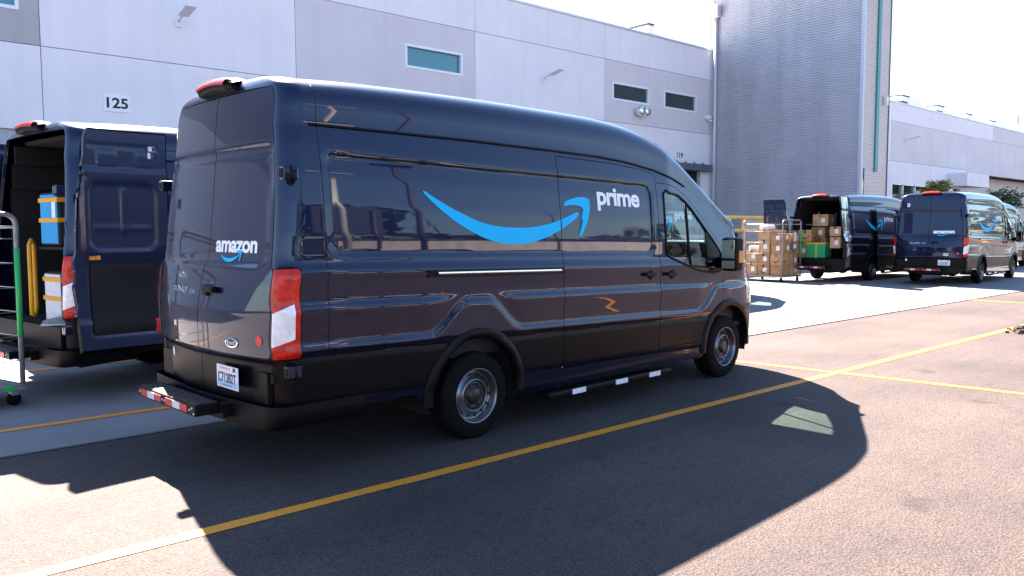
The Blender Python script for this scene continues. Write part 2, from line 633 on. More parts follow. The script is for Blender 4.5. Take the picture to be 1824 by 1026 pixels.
WINDOW = [(2.577, 2.017), (2.70, 2.024), (2.817, 2.015), (2.90, 1.99), (2.983, 1.95), (3.118, 1.862), (3.291, 1.714), (3.428, 1.594), (3.57, 1.465), (3.62, 1.40), (3.635, 1.30), (3.60, 1.22),
          (3.486, 1.185), (3.32, 1.20), (3.16, 1.222), (2.945, 1.279), (2.714, 1.353), (2.62, 1.39), (2.59, 1.42), (2.577, 1.48)]
CABDOOR = [(2.46, 2.125), (2.668, 2.118), (2.845, 2.085), (3.011, 2.012), (3.205, 1.885), (3.373, 1.729), (3.52, 1.60), (3.64, 1.49), (3.70, 1.40), (3.70, 1.25), (3.64, 1.06), (3.62, .80), (3.60, .46), (2.46, .46)]
SLIDE = [(1.01, .44), (2.46, .44), (2.46, 2.205), (2.30, 2.24), (1.8, 2.278), (1.01, 2.30)]


def inpoly(px, pz, poly):
    ins = np.zeros(px.shape, bool)
    n = len(poly)
    for i in range(n):
        x1, y1 = poly[i]
        x2, y2 = poly[(i + 1) % n]
        if y1 == y2:
            continue
        c = ((y1 > pz) != (y2 > pz)) & (px < (x2 - x1) * (pz - y1) / (y2 - y1) + x1)
        ins ^= c
    return ins


def nearest(x, z, poly):
    best = None
    for i in range(len(poly)):
        a = poly[i]
        b = poly[(i + 1) % len(poly)]
        dx, dz = b[0] - a[0], b[1] - a[1]
        t = max(0, min(1, ((x - a[0]) * dx + (z - a[1]) * dz) / (dx * dx + dz * dz + 1e-12)))
        q = (a[0] + t * dx, a[1] + t * dz)
        d = math.hypot(q[0] - x, q[1] - z)
        if best is None or d < best[0]:
            best = (d, q)
    return best


def van_grid():
    xs = list(np.arange(X0, X1 + 1e-6, 0.03))
    for c in (1.01, 2.46):
        k = int(np.argmin([abs(a - c) for a in xs]))
        xs[k] = c
    xs = np.array(xs)
    kl = np.linspace(0, 1, 43)                # rows below z = 1.08
    ku = np.linspace(0, 1, 66)[1:]
    kr = np.linspace(0, 1, 27)[1:]

    def zb(x):
        return np.interp(x, [-1.4, -.6, -.45, 3.2, 3.4, 4.2], [.46, .44, .275, .275, .30, .30])

    def section(x):
        zbx, zs, h = float(zb(x)), float(Zs(x)), float(Hs(x))
        z = np.concatenate([zbx + (1.08 - zbx) * kl, 1.08 + (zs - 1.08) * ku])
        y = Wd(np.full(z.shape, x), z)
        n = float(np.interp(x, [-1.4, 2.2, 3.2, 4], [4.4, 4.4, 4.2, 4.2]))
        th = kr * math.pi / 2
        ws = y[-1]
        yr = ws * np.maximum(np.cos(th), 0) ** (2 / n)
        zr = zs + (h - zs) * np.sin(th) ** (2 / n)
        yr[-1] = 0
        return np.concatenate([y, yr]), np.concatenate([z, zr])
    nrow = 43 + 65 + 26
    cols = []
    reg = []
    y0, z0 = section(X0)
    xs_r = y0                                        # row half widths at the rear
    # rear cap: centre -> corner -> side
    for t in np.linspace(0, 1, 19):
        y = (y0 - np.minimum(RC, .45 * y0)) * t
        cols.append((rear_x(y, z0, y0), y, z0))
        reg.append('rear')
    for a in np.linspace(0, math.pi / 2, 10)[1:]:
        r = np.minimum(RC, .45 * y0)
        y = y0 - r + r * math.sin(a)
        cols.append((rear_x(y, z0, y0), y, z0))
        reg.append('rear')
    xe = cols[-1][0]
    for t in np.linspace(0, 1, 7)[1:-1]:
        x = xe + (X0 - xe) * t
        y = np.where(z0 < Zs(X0), Wd(x, z0), y0)
        y = y0 + (y - Wd(np.full(x.shape, X0), z0)) * 0 if False else y0
        cols.append((x, y0, z0))
        reg.append('corner')
    c_rear_end = 18
    for x in xs:
        y, z = section(float(x))
        cols.append((np.full(y.shape, float(x)), y, z))
        reg.append('side')
    y1, z1 = section(X1)
    xf = xfront(z1)
    xf = np.maximum(xf, X1 + 0.0005)
    for a in np.linspace(0, math.pi / 2, 27)[1:]:
        n = 2.5
        y = y1 * max(math.cos(a), 0) ** (2 / n)
        if a > 1.5707:
            y = y1 * 0
        x = X1 + (xf - X1) * math.sin(a) ** (2 / n)
        cols.append((x, y, z1))
        reg.append('front')
    P = np.array([[cols[i][k] for i in range(len(cols))] for k in range(3)])      # 3, ncol, nrow
    P = np.transpose(P, (2, 1, 0)).copy()                                          # nrow, ncol, 3
    return P, reg, nrow


def classify():
    P, reg, nrow = van_grid()
    ncol = len(reg)
    rows_side = 43 + 65
    C = (P[:-1, :-1] + P[1:, :-1] + P[:-1, 1:] + P[1:, 1:]) / 4
    cls = np.zeros((nrow - 1, ncol - 1), dtype=int)      # 0 body
    regf = [reg[i] for i in range(ncol - 1)]
    side = np.array([r == 'side' for r in regf])[None, :] & (np.arange(nrow - 1) < rows_side - 1)[:, None]
    rear = np.array([r == 'rear' for r in regf])[None, :] & (np.arange(ncol - 1) < 18)[None, :]
    front = np.array([r == 'front' for r in regf])[None, :] | (np.arange(ncol - 1) >= ncol - 27)[None, :]
    cx, cy, cz = C[..., 0], C[..., 1], C[..., 2]
    BODY, RD, SD, CD, WIN, WS, FB, GR, HL, CUT = range(10)
    cls[side & inpoly(cx, cz, SLIDE)] = SD
    cls[side & inpoly(cx, cz, CABDOOR)] = CD
    cls[side & inpoly(cx, cz, WINDOW)] = WIN
    cls[rear & (cz > .50) & (cz < 2.615)] = RD
    top = (np.arange(nrow - 1) >= rows_side + 5)[:, None]
    cls[top & (cx > 2.98) & (cz > 1.53) & ~rear] = WS
    cls[front & (cz > 1.53) & (cy < .78) & (cz < 1.9)] = WS
    cls[front & (cz < .80) & (cx > 4.05)] = FB
    cls[front & (cz >= .80) & (cz < 1.12) & (cy < .52)] = GR
    cls[front & (cz >= .86) & (cz < 1.22) & (cy >= .56) & (cx > 4.13)] = HL
    ARCH = [(0, .36, .475), (3.75, .36, .475)]
    for ax, az, ar in ARCH:
        cls[(np.hypot(cx - ax, cz - az) < ar) & (cz < 1.0) & (cy > .7) & ~rear] = CUT
    # snap interface vertices
    def faces_at(j, i):
        r = []
        for dj in (-1, 0):
            for di in (-1, 0):
                a, b = j + dj, i + di
                if 0 <= a < nrow - 1 and 0 <= b < ncol - 1:
                    r.append(cls[a, b])
        return r
    for j in range(nrow):
        for i in range(ncol):
            k = set(faces_at(j, i))
            if len(k) < 2:
                continue
            x, y, z = P[j, i]
            if CUT in k:
                for ax, az, ar in ARCH:
                    d = math.hypot(x - ax, z - az)
                    if abs(d - ar) < .06:
                        P[j, i, 0] = ax + (x - ax) * ar / d
                        P[j, i, 2] = az + (z - az) * ar / d
                        if X0 <= P[j, i, 0] <= X1:
                            P[j, i, 1] = Wd(P[j, i, 0], P[j, i, 2])
                continue
            if not (X0 < x < X1) or j >= rows_side:
                continue
            poly = None
            if WIN in k:
                poly = WINDOW
            elif CD in k:
                poly = CABDOOR
            elif SD in k:
                poly = SLIDE
            if poly is None:
                continue
            d, q = nearest(x, z, poly)
            if d < .035:
                P[j, i] = (q[0], Wd(q[0], q[1]), q[1])
    return P, cls


P_, CLS = classify()
PNAMES = ['body', 'rear_door', 'sliding_door', 'cab_door', 'cab_window', 'windshield', 'front_bumper', 'grille', 'headlamp', 'cut']


def panel_bm(classes, sides):
    """bmesh of all faces of these classes on the given sides (-1 right, +1 left)"""
    bm = bmesh.new()
    nrow, ncol = P_.shape[:2]
    for s in sides:
        cache = {}

        def V(j, i):
            key = (j, i)
            if key not in cache:
                x, y, z = P_[j, i]
                cache[key] = bm.verts.new((x, s * y, z))
            return cache[key]
        for j, i in zip(*np.nonzero(np.isin(CLS, classes))):
            q = [V(j, i), V(j, i + 1), V(j + 1, i + 1), V(j + 1, i)]
            if s > 0:
                q.reverse()
            try:
                f = bm.faces.new(q)
                f.smooth = True
            except ValueError:
                pass
    bmesh.ops.remove_doubles(bm, verts=bm.verts[:], dist=0.0004)
    return bm


def finish(bm, material, gap=0.004, depth=0.02, keep=None, clad=None):
    """shrink the panel's rim by the gap and fold it inwards"""
    bm.normal_update()
    be = [e for e in bm.edges if len(e.link_faces) == 1]
    bv = set(v for e in be for v in e.verts)
    mv = {}
    for v in bv:
        if keep and keep(v.co):
            continue
        d = Vector()
        for f in v.link_faces:
            d += f.calc_center_median() - v.co
        d -= v.normal * d.dot(v.normal)
        if d.length > 1e-6:
            mv[v] = d.normalized() * gap
    for v, d in mv.items():
        v.co += d
    bm.normal_update()
    nrm = {v: v.normal.copy() for v in bv}
    r = bmesh.ops.extrude_edge_only(bm, edges=be)
    newv = [g for g in r['geom'] if isinstance(g, bmesh.types.BMVert)]
    # map new verts back to their source through the connecting edges
    for v in newv:
        for e in v.link_edges:
            o = e.other_vert(v)
            if o in nrm:
                v.co -= nrm[o] * depth
                break
    for g in r['geom']:
        if isinstance(g, bmesh.types.BMFace):
            g.smooth = False
    for v in bv:
        for e in v.link_edges:
            if e.other_vert(v) in bv:
                e.smooth = False
    if material == 'paint':
        for f in bm.faces:
            c = f.calc_center_median()
            if clad is not None:
                f.material_index = 1 if c.z < clad else 0
            elif .485 < c.z + .022 * c.x < .797 and c.x < 4.05 and (c.x > -1.40 or c.z > .0):
                f.material_index = 1
    me = bpy.data.meshes.new("panel")
    bm.to_mesh(me)
    bm.free()
    me.materials.append(MATS[material])
    me.materials.append(MATS['cladding'])
    return me


HINGE = (-1.60, 0.965)        # rear door hinge axis (x, |y|)
VM = {}                        # van part meshes

bm = panel_bm([0], (-1, 1))
VM['body'] = finish(bm, 'paint', gap=0.003, depth=0.03)
VM['windshield'] = finish(panel_bm([5], (-1, 1)), 'glass', gap=0.004, depth=0.01)
VM['front_bumper'] = finish(panel_bm([6], (-1, 1)), 'grey_plastic', gap=0.003)
VM['grille'] = finish(panel_bm([7], (-1, 1)), 'black_plastic', gap=0.003)
for s, k in ((-1, 'R'), (1, 'L')):
    VM['headlamp' + k] = finish(panel_bm([8], (s,)), 'head_clear', gap=0.003)
    VM['cab_door' + k] = finish(panel_bm([3], (s,)), 'paint')
    g = panel_bm([4], (s,))
    for v in g.verts:
        v.co.y -= s * 0.006
    me = bpy.data.meshes.new('cab_window')
    g.to_mesh(me)
    g.free()
    me.materials.append(MATS['glass'])
    VM['cab_window' + k] = me
VM['sliding_door'] = finish(panel_bm([2], (-1,)), 'paint')
# the left side has no sliding door: the same panel stays a fixed panel there
VM['side_panel'] = finish(panel_bm([2], (1,)), 'paint', gap=0.001)


def door_mesh(s):
    bm = panel_bm([1], (s,))
    for v in bm.verts:
        v.co -= Vector((HINGE[0], s * HINGE[1], 0))
    return finish(bm, 'paint', gap=0.004, depth=0.05, clad=.805)


VM['rear_doorR'] = door_mesh(-1)
VM['rear_doorL'] = door_mesh(1)


def wrow(z):
    """half width of the rear end at height z"""
    zr = P_[:, 40, 2]
    yr = P_[:, 40, 1]
    return np.interp(z, zr, yr)


def door_inner(s):
    """pressed inner skin of a rear door with window recess and swages (door-local coordinates)"""
    ny, nz = 44, 90
    vs_, fs = [], []
    for j in range(nz):
        z = 0.535 + (2.585 - .535) * j / (nz - 1)
        w = float(wrow(z)) - RC - .012
        for i in range(ny):
            y = 0.012 + (w - .012) * i / (ny - 1)
            x = float(rear_x(y, z, float(wrow(z)))) + 0.052
            d = 0.022 * float(rrect(y, z, .12, .74, 1.47, 2.10, .10))
            d += 0.016 * float(rrect(y, z, .10, .76, .66, 1.36, .05))
            d -= 0.012 * float(rrect(y, z, .40, .45, 1.62, 2.06, .02)) + 0.010 * float(rrect(y, z, .16, .70, 1.66, 1.69, .01))
            d -= 0.010 * float(rrect(y, z, .14, .30, 2.24, 2.40, .04)) + 0.010 * float(rrect(y, z, .48, .66, 2.24, 2.40, .04))
            d += 0.010 * float(rrect(y, z, .10, .74, 2.44, 2.46, .008))
            vs_.append((x - d - HINGE[0], s * y - s * HINGE[1], z))
    for j in range(nz - 1):
        for i in range(ny - 1):
            q = (j * ny + i, j * ny + i + 1, (j + 1) * ny + i + 1, (j + 1) * ny + i)
            fs.append(q if s < 0 else tuple(reversed(q)))
    mb = MB()
    mb.add(vs_, fs, 'paint_inner', True)
    return mb.mesh('inner_panel')


VM['innerR'] = door_inner(-1)
VM['innerL'] = door_inner(1)


def door_fit(s, y, z, off=0.0):
    """door-local point on the outer skin at lateral |y|, height z"""
    return Vector((float(rear_x(y, z, float(wrow(z)))) - off - HINGE[0], s * y - s * HINGE[1], z))


def door_in(s, y, z, off=0.0):
    return Vector((float(rear_x(y, z, float(wrow(z)))) + 0.052 + off - HINGE[0], s * y - s * HINGE[1], z))


# rear door furniture
mb = MB()
c = door_fit(-1, .19, 1.25)
mb.box((-.045, -.085, -.022), (.0, .085, .022), 'black_plastic', Matrix.Translation(c), .012)
mb.box((-.03, .04, -.05), (.0, .10, .03), 'black_plastic', Matrix.Translation(c), .01)
VM['rear_handle'] = mb.mesh('door_handle')
for s, k in ((-1, 'R'), (1, 'L')):
    mb = MB()
    vs_, fs = [], []
    for j in range(16):
        for i in range(14):
            e = max(abs(i / 13 - .5), abs(j / 15 - .5)) * 2
            vs_.append(door_in(s, .12 + .62 * i / 13, .67 + .68 * j / 15, .016 if e < .99 else -.004))
    for j in range(15):
        for i in range(13):
            q = (j * 14 + i, j * 14 + i + 1, (j + 1) * 14 + i + 1, (j + 1) * 14 + i)
            fs.append(q if s < 0 else tuple(reversed(q)))
    mb.add(vs_, fs, 'interior_dark', True)
    VM['inner_trim' + k] = mb.mesh('trim_panel')
mb = MB()
c = door_in(-1, .16, 2.42)
mb.box((0, -.03, -.012), (.02, .045, .05), 'cart_grey', Matrix.Translation(c), .006)
mb.box((0, -.03, -.075), (.02, -.004, -.014), 'refl_white', Matrix.Translation(c), .006)
mb.box((.0205, -.02, .0), (.026, .008, .04), 'refl_white', Matrix.Translation(c))
mb.box((.0205, .014, .005), (.030, .036, .035), 'sign_black', Matrix.Translation(c))
VM['latch'] = mb.mesh('latch')
mb = MB()
c = door_in(-1, .13, .72)
mb.box((-.005, -.03, -.07), (.012, .03, .07), 'refl_red', Matrix.Translation(c), .006)
VM['inner_reflector'] = mb.mesh('reflector')
mb = MB()
c = door_in(-1, .70, 1.40)
for q in range(4):
    mb.box((0, -.05 + q * .025, -.02), (.008, -.05 + q * .025 + .022, .02), 'amber' if q % 2 == 0 else 'yellow_strap', Matrix.Translation(c))
VM['inner_sticker'] = mb.mesh('sticker')
for s, k in ((-1, 'R'), (1, 'L')):
    for n, z in enumerate((2.02, .74)):
        mb = MB()
        mb.box((-.055, -.035, -.042), (.05, .032, .042), 'paint', Matrix.Translation((0, s * .02, z)), .010)
        mb.box((-.060, -.026, -.03), (-.054, .02, .03), 'black_plastic', Matrix.Translation((0, s * .02, z)), .004)
        mb.tube([(.0, s * .045, z - .05), (.0, s * .045, z + .05)], .013, 'black_plastic', 8)
        VM['hinge%s%d' % (k, n)] = mb.mesh('hinge')
# lettering on the right rear door
mb = MB()
text_into(mb, "amazon", .565, lambda u, v: door_fit(-1, .107 + u, 1.512 + v, .0035), 'decal_white', .035, .155, .96)
VM['amazon'] = mb.mesh('lettering')


def smile_small(mb, y0, y1, zc, zdip, fit, material):
    up, lo = [], []
    for i in range(15):
        t = i / 14
        y = y0 + (y1 - y0) * t
        sag = -4 * zdip * t * (1 - t)
        up.append((y, zc + sag * .55 + .010 * t))
        lo.append((y, zc + sag + .010 * t - .004))
    vs_ = [fit(*p) for p in up] + [fit(*p) for p in lo]
    fs = [(i, 15 + i, 16 + i, i + 1) for i in range(14)]
    mb.add(vs_, fs, material)
    a = [(y1 - .055, zc + .030), (y1 + .012, zc + .040), (y1 + .028, zc + .026), (y1 + .012, zc - .04), (y1 + .002, zc - .036), (y1 + .004, zc + .014), (y1 - .05, zc + .018)]
    mb.add([fit(*p) for p in a], [(0, 6, 5, 2, 1), (2, 5, 4, 3)], material)


mb = MB()
smile_small(mb, .20, .46, 1.488, .048, lambda y, z: door_fit(-1, y, z, .004), 'decal_blue')
VM['amazon_smile'] = mb.mesh('smile_mark')
mb = MB()
text_into(mb, "TRANSIT", .32, lambda u, v: door_fit(1, .53 - u, 1.205 + v, .004), 'decal_silver', .012, .055)
text_into(mb, "250", .10, lambda u, v: door_fit(1, .17 - u, 1.205 + v, .004), 'decal_silver', .0, .042)
VM['badge'] = mb.mesh('badge_lettering')
mb = MB()
el = lambda a, b, off, n=28: [door_fit(-1, .485 + a * math.cos(2 * math.pi * i / n), .900 + b * math.sin(2 * math.pi * i / n), off) for i in range(n)]
o1, o2, o3 = el(.073, .034, 0), el(.073, .034, .008), el(.062, .025, .009)
mb.add(o1 + o2, [(i, 28 + i, 28 + (i + 1) % 28, (i + 1) % 28) for i in range(28)], 'chrome')
mb.add(o2 + o3, [(i, 28 + i, 28 + (i + 1) % 28, (i + 1) % 28) for i in range(28)], 'chrome')
mb.add(o3, [tuple(range(28))], 'plate_blue')
text_into(mb, "Ford", .085, lambda u, v: door_fit(-1, .442 + u, .887 + v, .011), 'decal_white', .01, .04)
VM['emblem'] = mb.mesh('emblem')
mb = MB()
n = 20
mb.add([door_fit(-1, .785 + .034 * math.cos(2 * math.pi * i / n), .935 + .034 * math.sin(2 * math.pi * i / n), .004) for i in range(n)], [tuple(range(n))], 'sticker_red')
VM['round_sticker'] = mb.mesh('round_sticker')
mb = MB()
mb.add([door_fit(1, .60 + .028 * math.cos(2 * math.pi * i / n), .725 + .036 * math.sin(2 * math.pi * i / n), .004) for i in range(n)], [tuple(reversed(range(n)))], 'decal_white')
VM['oval_sticker'] = mb.mesh('oval_sticker')
mb = MB()
mb.add([door_fit(1, y, z, .004) for y, z in ((.66, 2.30), (.58, 2.30), (.58, 2.40), (.66, 2.40))], [(0, 1, 2, 3)], 'decal_white')
mb.add([door_fit(1, y, z, .006) for y, z in ((.645, 2.33), (.61, 2.33), (.61, 2.37), (.645, 2.37))], [(0, 1, 2, 3)], 'sign_black')
VM['number_sticker'] = mb.mesh('number_sticker')


# ---- side decals
def side_pt(x, z, off=0.0035):
    return Vector((x, -(float(Wd(x, z)) + off), z))


def poly_decal(mb, poly, material, xlo=None, xhi=None, flat=False):
    bm = bmesh.new()
    vv = [bm.verts.new((p[0], 0, p[1])) for p in poly]
    bm.faces.new(vv)
    bmesh.ops.triangulate(bm, faces=bm.faces[:])
    x0 = min(p[0] for p in poly)
    x1 = max(p[0] for p in poly)
    z0 = min(p[1] for p in poly)
    z1 = max(p[1] for p in poly)
    for x in np.arange(x0 + .05, x1, .06):
        bmesh.ops.bisect_plane(bm, geom=bm.verts[:] + bm.edges[:] + bm.faces[:], plane_co=(x, 0, 0), plane_no=(1, 0, 0))
    for z in np.arange(z0 + .03, z1, .04):
        bmesh.ops.bisect_plane(bm, geom=bm.verts[:] + bm.edges[:] + bm.faces[:], plane_co=(0, 0, z), plane_no=(0, 0, 1))
    for c, no, side in ((xlo, (-1, 0, 0), 0), (xhi, (1, 0, 0), 1)):
        if c is not None:
            bmesh.ops.bisect_plane(bm, geom=bm.verts[:] + bm.edges[:] + bm.faces[:], plane_co=(c, 0, 0), plane_no=no, clear_outer=True)
    bm.verts.index_update()
    vs_ = [side_pt(v.co.x, v.co.z) for v in bm.verts]
    fs = []
    for f in bm.faces:
        q = [v.index for v in f.verts]
        a, b, c = (vs_[q[0]], vs_[q[1]], vs_[q[2]])
        if (b - a).cross(c - a).y > 0:
            q.reverse()
        fs.append(tuple(q))
    bm.free()
    mb.add(vs_, fs, material, True)


def dense(poly, closed=True, k=4):
    """Catmull-Rom refinement of an outline"""
    n = len(poly)
    out = []
    for i in range(n):
        p0, p1, p2, p3 = (poly[(i + d) % n] for d in (-1, 0, 1, 2))
        for t in [a / k for a in range(k)]:
            out.append(tuple(.5 * (2 * p1[c] + (p2[c] - p0[c]) * t + (2 * p0[c] - 5 * p1[c] + 4 * p2[c] - p3[c]) * t * t + (3 * p1[c] - p0[c] - 3 * p2[c] + p3[c]) * t ** 3) for c in (0, 1)))
    return out


SMILE = [(-0.483, 1.945), (-0.41, 1.908), (-0.303, 1.856), (-0.146, 1.79), (0.053, 1.721), (0.264, 1.683), (0.526, 1.674), (0.725, 1.688), (0.935, 1.726), (1.111, 1.775), (1.215, 1.811), (1.25, 1.799), (1.208, 1.757), (1.059, 1.684), (0.882, 1.613), (0.693, 1.563), (0.514, 1.541), (0.325, 1.546), (0.146, 1.579), (-0.024, 1.638), (-0.185, 1.714), (-0.324, 1.8), (-0.428, 1.877), (-0.492, 1.932)]
ARROW = [(1.056, 1.874), (1.092, 1.907), (1.195, 1.935), (1.308, 1.948), (1.397, 1.933), (1.414, 1.885), (1.394, 1.795), (1.35, 1.706), (1.283, 1.611), (1.252, 1.597), (1.252, 1.633), (1.293, 1.706), (1.318, 1.794), (1.315, 1.838), (1.276, 1.867), (1.165, 1.877), (1.077, 1.868)]
SM, AR = dense(SMILE), dense(ARROW)
mb = MB()
poly_decal(mb, SM, 'decal_blue', xhi=1.004)
VM['smile_rear'] = mb.mesh('smile_mark')
mb = MB()
poly_decal(mb, SM, 'decal_blue', xlo=1.016)
poly_decal(mb, AR, 'decal_blue')
VM['smile_front'] = mb.mesh('smile_mark')
mb = MB()
text_into(mb, "prime", .645, lambda u, v: side_pt(1.525 + u, 1.892 - .022 * u + v), 'decal_white', .03, .235, .94)
VM['prime'] = mb.mesh('lettering')

# ---- handles, seals, rails
mb = MB()
for x, z, name in ((2.27, 1.215, 'slide_handle'), (2.635, 1.205, 'cab_handle')):
    mb = MB()
    y = -float(Wd(x, z))
    mb.box((x - .10, y - .045, z - .018), (x + .06, y - .012, z + .018), 'black_plastic', None, .012)
    mb.lathe([(.0, -.012), (.040, -.012), (.05, .0), (.05, .02)], 'black_plastic', 20, Matrix.Translation((x + .02, y, z)))
    VM[name] = mb.mesh('door_handle')
me = VM['cab_handle'].copy()
for v in me.vertices:
    v.co.y = -v.co.y
me.flip_normals()
VM['cab_handleL'] = me
for s, k in ((-1, 'R'), (1, 'L')):
    mb = MB()
    mb.tube([(x, s * (float(Wd(x, z)) + .001), z) for x, z in dense(WINDOW, k=2)], .013, 'black_plastic', 6, closed=True)
    mb.tube([(2.995, s * (float(Wd(2.995, z)) - .004), z) for z in (1.26, 1.5, 1.75, 1.945)], .016, 'black_plastic', 6)
    # blanked sail panel in front of the mirror
    VM['seal' + k] = mb.mesh('window_seal')
    mb = MB()
    sp = [(3.365, 1.652), (3.428, 1.594), (3.57, 1.465), (3.62, 1.40), (3.635, 1.30), (3.60, 1.22), (3.486, 1.185), (3.36, 1.196), (3.34, 1.40)]
    mb.add([(x, s * (float(Wd(x, z)) + .004), z) for x, z in sp] + [(x, s * (float(Wd(x, z)) - .03), z) for x, z in sp],
           [tuple(range(9)) if s > 0 else tuple(reversed(range(9))), tuple(reversed(range(9, 18))) if s > 0 else tuple(range(9, 18))] + [(i, (i + 1) % 9, 9 + (i + 1) % 9, 9 + i) for i in range(9)], 'black_plastic')
    VM['sail' + k] = mb.mesh('sail_panel')
    mb = MB()
    pts = []
    for x in np.linspace(-1.40, 3.02, 70):
        z = float(Zs(x)) - 0.004
        pts.append((x, s * (float(Wd(x, z)) + .003), z))
    mb.tube(pts, .011, 'black_plastic', 6)
    VM['drip' + k] = mb.mesh('drip_rail')
mb = MB()
za, zb_ = 1.335, 1.305
for q in range(1):
    vs_, fs = [], []
    N = 24
    for i in range(N + 1):
        x = -.505 + (.985 + .505) * i / N
        z = za + (zb_ - za) * i / N
        y = -float(Wd(x, z))
        for dy, dz in ((.0, .028), (-.016, .028), (-.016, .012), (-.004, .010), (-.004, -.012), (-.016, -.014), (-.016, -.028), (.0, -.028)):
            vs_.append((x, y + dy, z + dz))
    for i in range(N):
        for k in range(7):
            a = i * 8 + k
            fs.append((a, a + 1, a + 9, a + 8))
    fs.append(tuple(range(7, -1, -1)))
    fs.append(tuple(N * 8 + k for k in range(8)))
    mb.add(vs_, fs, 'black_plastic')
VM['track'] = mb.mesh('slide_track')
mb = MB()
vs_, fs = [], []
for i in range(N + 1):
    x = -.415 + (.955 + .415) * i / N
    z = 1.333 + (1.306 - 1.333) * i / N
    y = -float(Wd(x, z))
    for dy, dz in ((-.013, .0165), (-.0175, .006), (-.016, -.004), (-.008, -.0145)):
        vs_.append((x, y + dy, z + dz))
for i in range(N):
    for k in range(3):
        a = i * 4 + k
        fs.append((a, a + 1, a + 5, a + 4))
mb.add([Vector(p) for p in vs_], [tuple(reversed(f)) for f in fs], 'track_metal', True)
VM['track_strip'] = mb.mesh('bright_strip')


gz = lambda x: 2.139 - .022 * x  # black tubes along the recess edge stand in for the shade trapped there
mb = MB()
mb.tube([(x, -(float(Wd(x, gz(x) + .012)) - .004), gz(x) + .002) for x in np.linspace(-1.27, 1.002, 40)], .0085, 'black_plastic', 6)
VM['groove_shade_rear'] = mb.mesh('groove_shade')
mb = MB()
pts = [(x, gz(x) + .002) for x in np.linspace(1.018, 2.25, 24)]
pts += [(2.25 + .105 * math.sin(a), gz(2.27) + .002 - .105 + .105 * math.cos(a)) for a in np.linspace(0, math.pi / 2, 8)[1:]]
pts += [(2.357 - .02 * t, 1.98 - .48 * t) for t in np.linspace(0, 1, 9)[1:]]
mb.tube([(x, -(float(Wd(x + (.012 if z < 2.05 else 0), z + (.012 if z > 2.05 else 0))) - .004), z) for x, z in pts], .0085, 'black_plastic', 6)
VM['groove_shade_front'] = mb.mesh('groove_shade')
mb = MB()
mb.tube([(-1.345, -(float(Wd(-1.345, z)) + .0), z) for z in np.linspace(.83, 2.34, 40)] + [(-1.345, -float(np.interp(z, P_[108:, 34, 2], P_[108:, 34, 1])), z) for z in (2.40, 2.46, 2.52, 2.58, 2.63)], .0026, 'black_plastic', 5)
VM['body_seam'] = mb.mesh('body_seam')


# ---- tail lamps
def lamp_meshes(s):
    ns, nz = 26, 46
    pts = np.zeros((nz, ns, 3))
    na, nb = 12, 30                                # rows bounding the clear lens
    for i in range(ns):
        u = 1 - i / (ns - 1)                      # 1 at the front edge
        # the column runs from the front edge (on the body side) round to the door
        for j in range(nz):
            lo, hi = .13 + .13 * (1 - u), .49 + .15 * (1 - u)
            lo, hi = .13 + .13 * u, .49 + .15 * u
            zn = float(np.interp(j, [0, na, nb, nz - 1], [0, lo, hi, 1]))
            z = .815 + (1.425 - .815) * zn
            w = float(wrow(z))
            xc = float(rear_x(w, z, w))
            path = [(max(-1.548, xc + .010), w), (xc, w)]
            for a in np.linspace(math.pi / 2, 0, 13)[1:]:
                y = w - RC + RC * math.sin(a)
                path.append((float(rear_x(y, z, w)), y))
            path.append((float(rear_x(w - RC - .05, z, w)), w - RC - .05))
            L = [0]
            for a, b in zip(path, path[1:]):
                L.append(L[-1] + math.hypot(a[0] - b[0], a[1] - b[1]))
            px, py = [p[0] for p in path], [p[1] for p in path]
            LT = .205
            e = abs(zn - .5) * 2
            rr = .15 if zn > .5 else .06
            g = 1.0
            if e > 1 - rr:
                t = (e - (1 - rr)) / rr
                g = 1 - (.50 if zn > .5 else .20) * (1 - math.sqrt(max(0, 1 - t * t)))
            l = (.5 + (i / (ns - 1) - .5) * g) * LT
            l2, l1 = l + .006, max(0, l - .006)
            tx = np.interp(l2, L, px) - np.interp(l1, L, px)
            ty = np.interp(l2, L, py) - np.interp(l1, L, py)
            n = math.hypot(tx, ty) + 1e-9
            ed = max(abs(i / (ns - 1) - .5) * 2, e)
            off = .020 * (1 - ed ** 8) + .001
            pts[j, i] = (np.interp(l, L, px) + ty / n * off, s * (np.interp(l, L, py) - tx / n * off), z)
    red, wht = MB(), MB()
    idx = lambda j, i: j * ns + i
    fr, fw, fb = [], [], []
    for j in range(nz - 1):
        for i in range(ns - 1):
            q = (idx(j, i), idx(j + 1, i), idx(j + 1, i + 1), idx(j, i + 1))
            if s < 0:
                q = tuple(reversed(q))
            if i in (0, 1, ns - 2, ns - 3) or j in (0, nz - 2):
                fb.append(q)
            elif na <= j < nb and 6 <= i < ns - 3:
                fw.append(q)
            else:
                fr.append(q)
    V = pts.reshape(-1, 3)
    red.add(V, fr, 'lamp_red', True)
    red.add(V, fb, 'black_plastic', True)
    wht.add(V, fw, 'lamp_clear', True)
    return red.mesh('tail_lamp'), wht.mesh('reverse_lens')


for s, k in ((-1, 'R'), (1, 'L')):
    VM['tail' + k], VM['reverse' + k] = lamp_meshes(s)

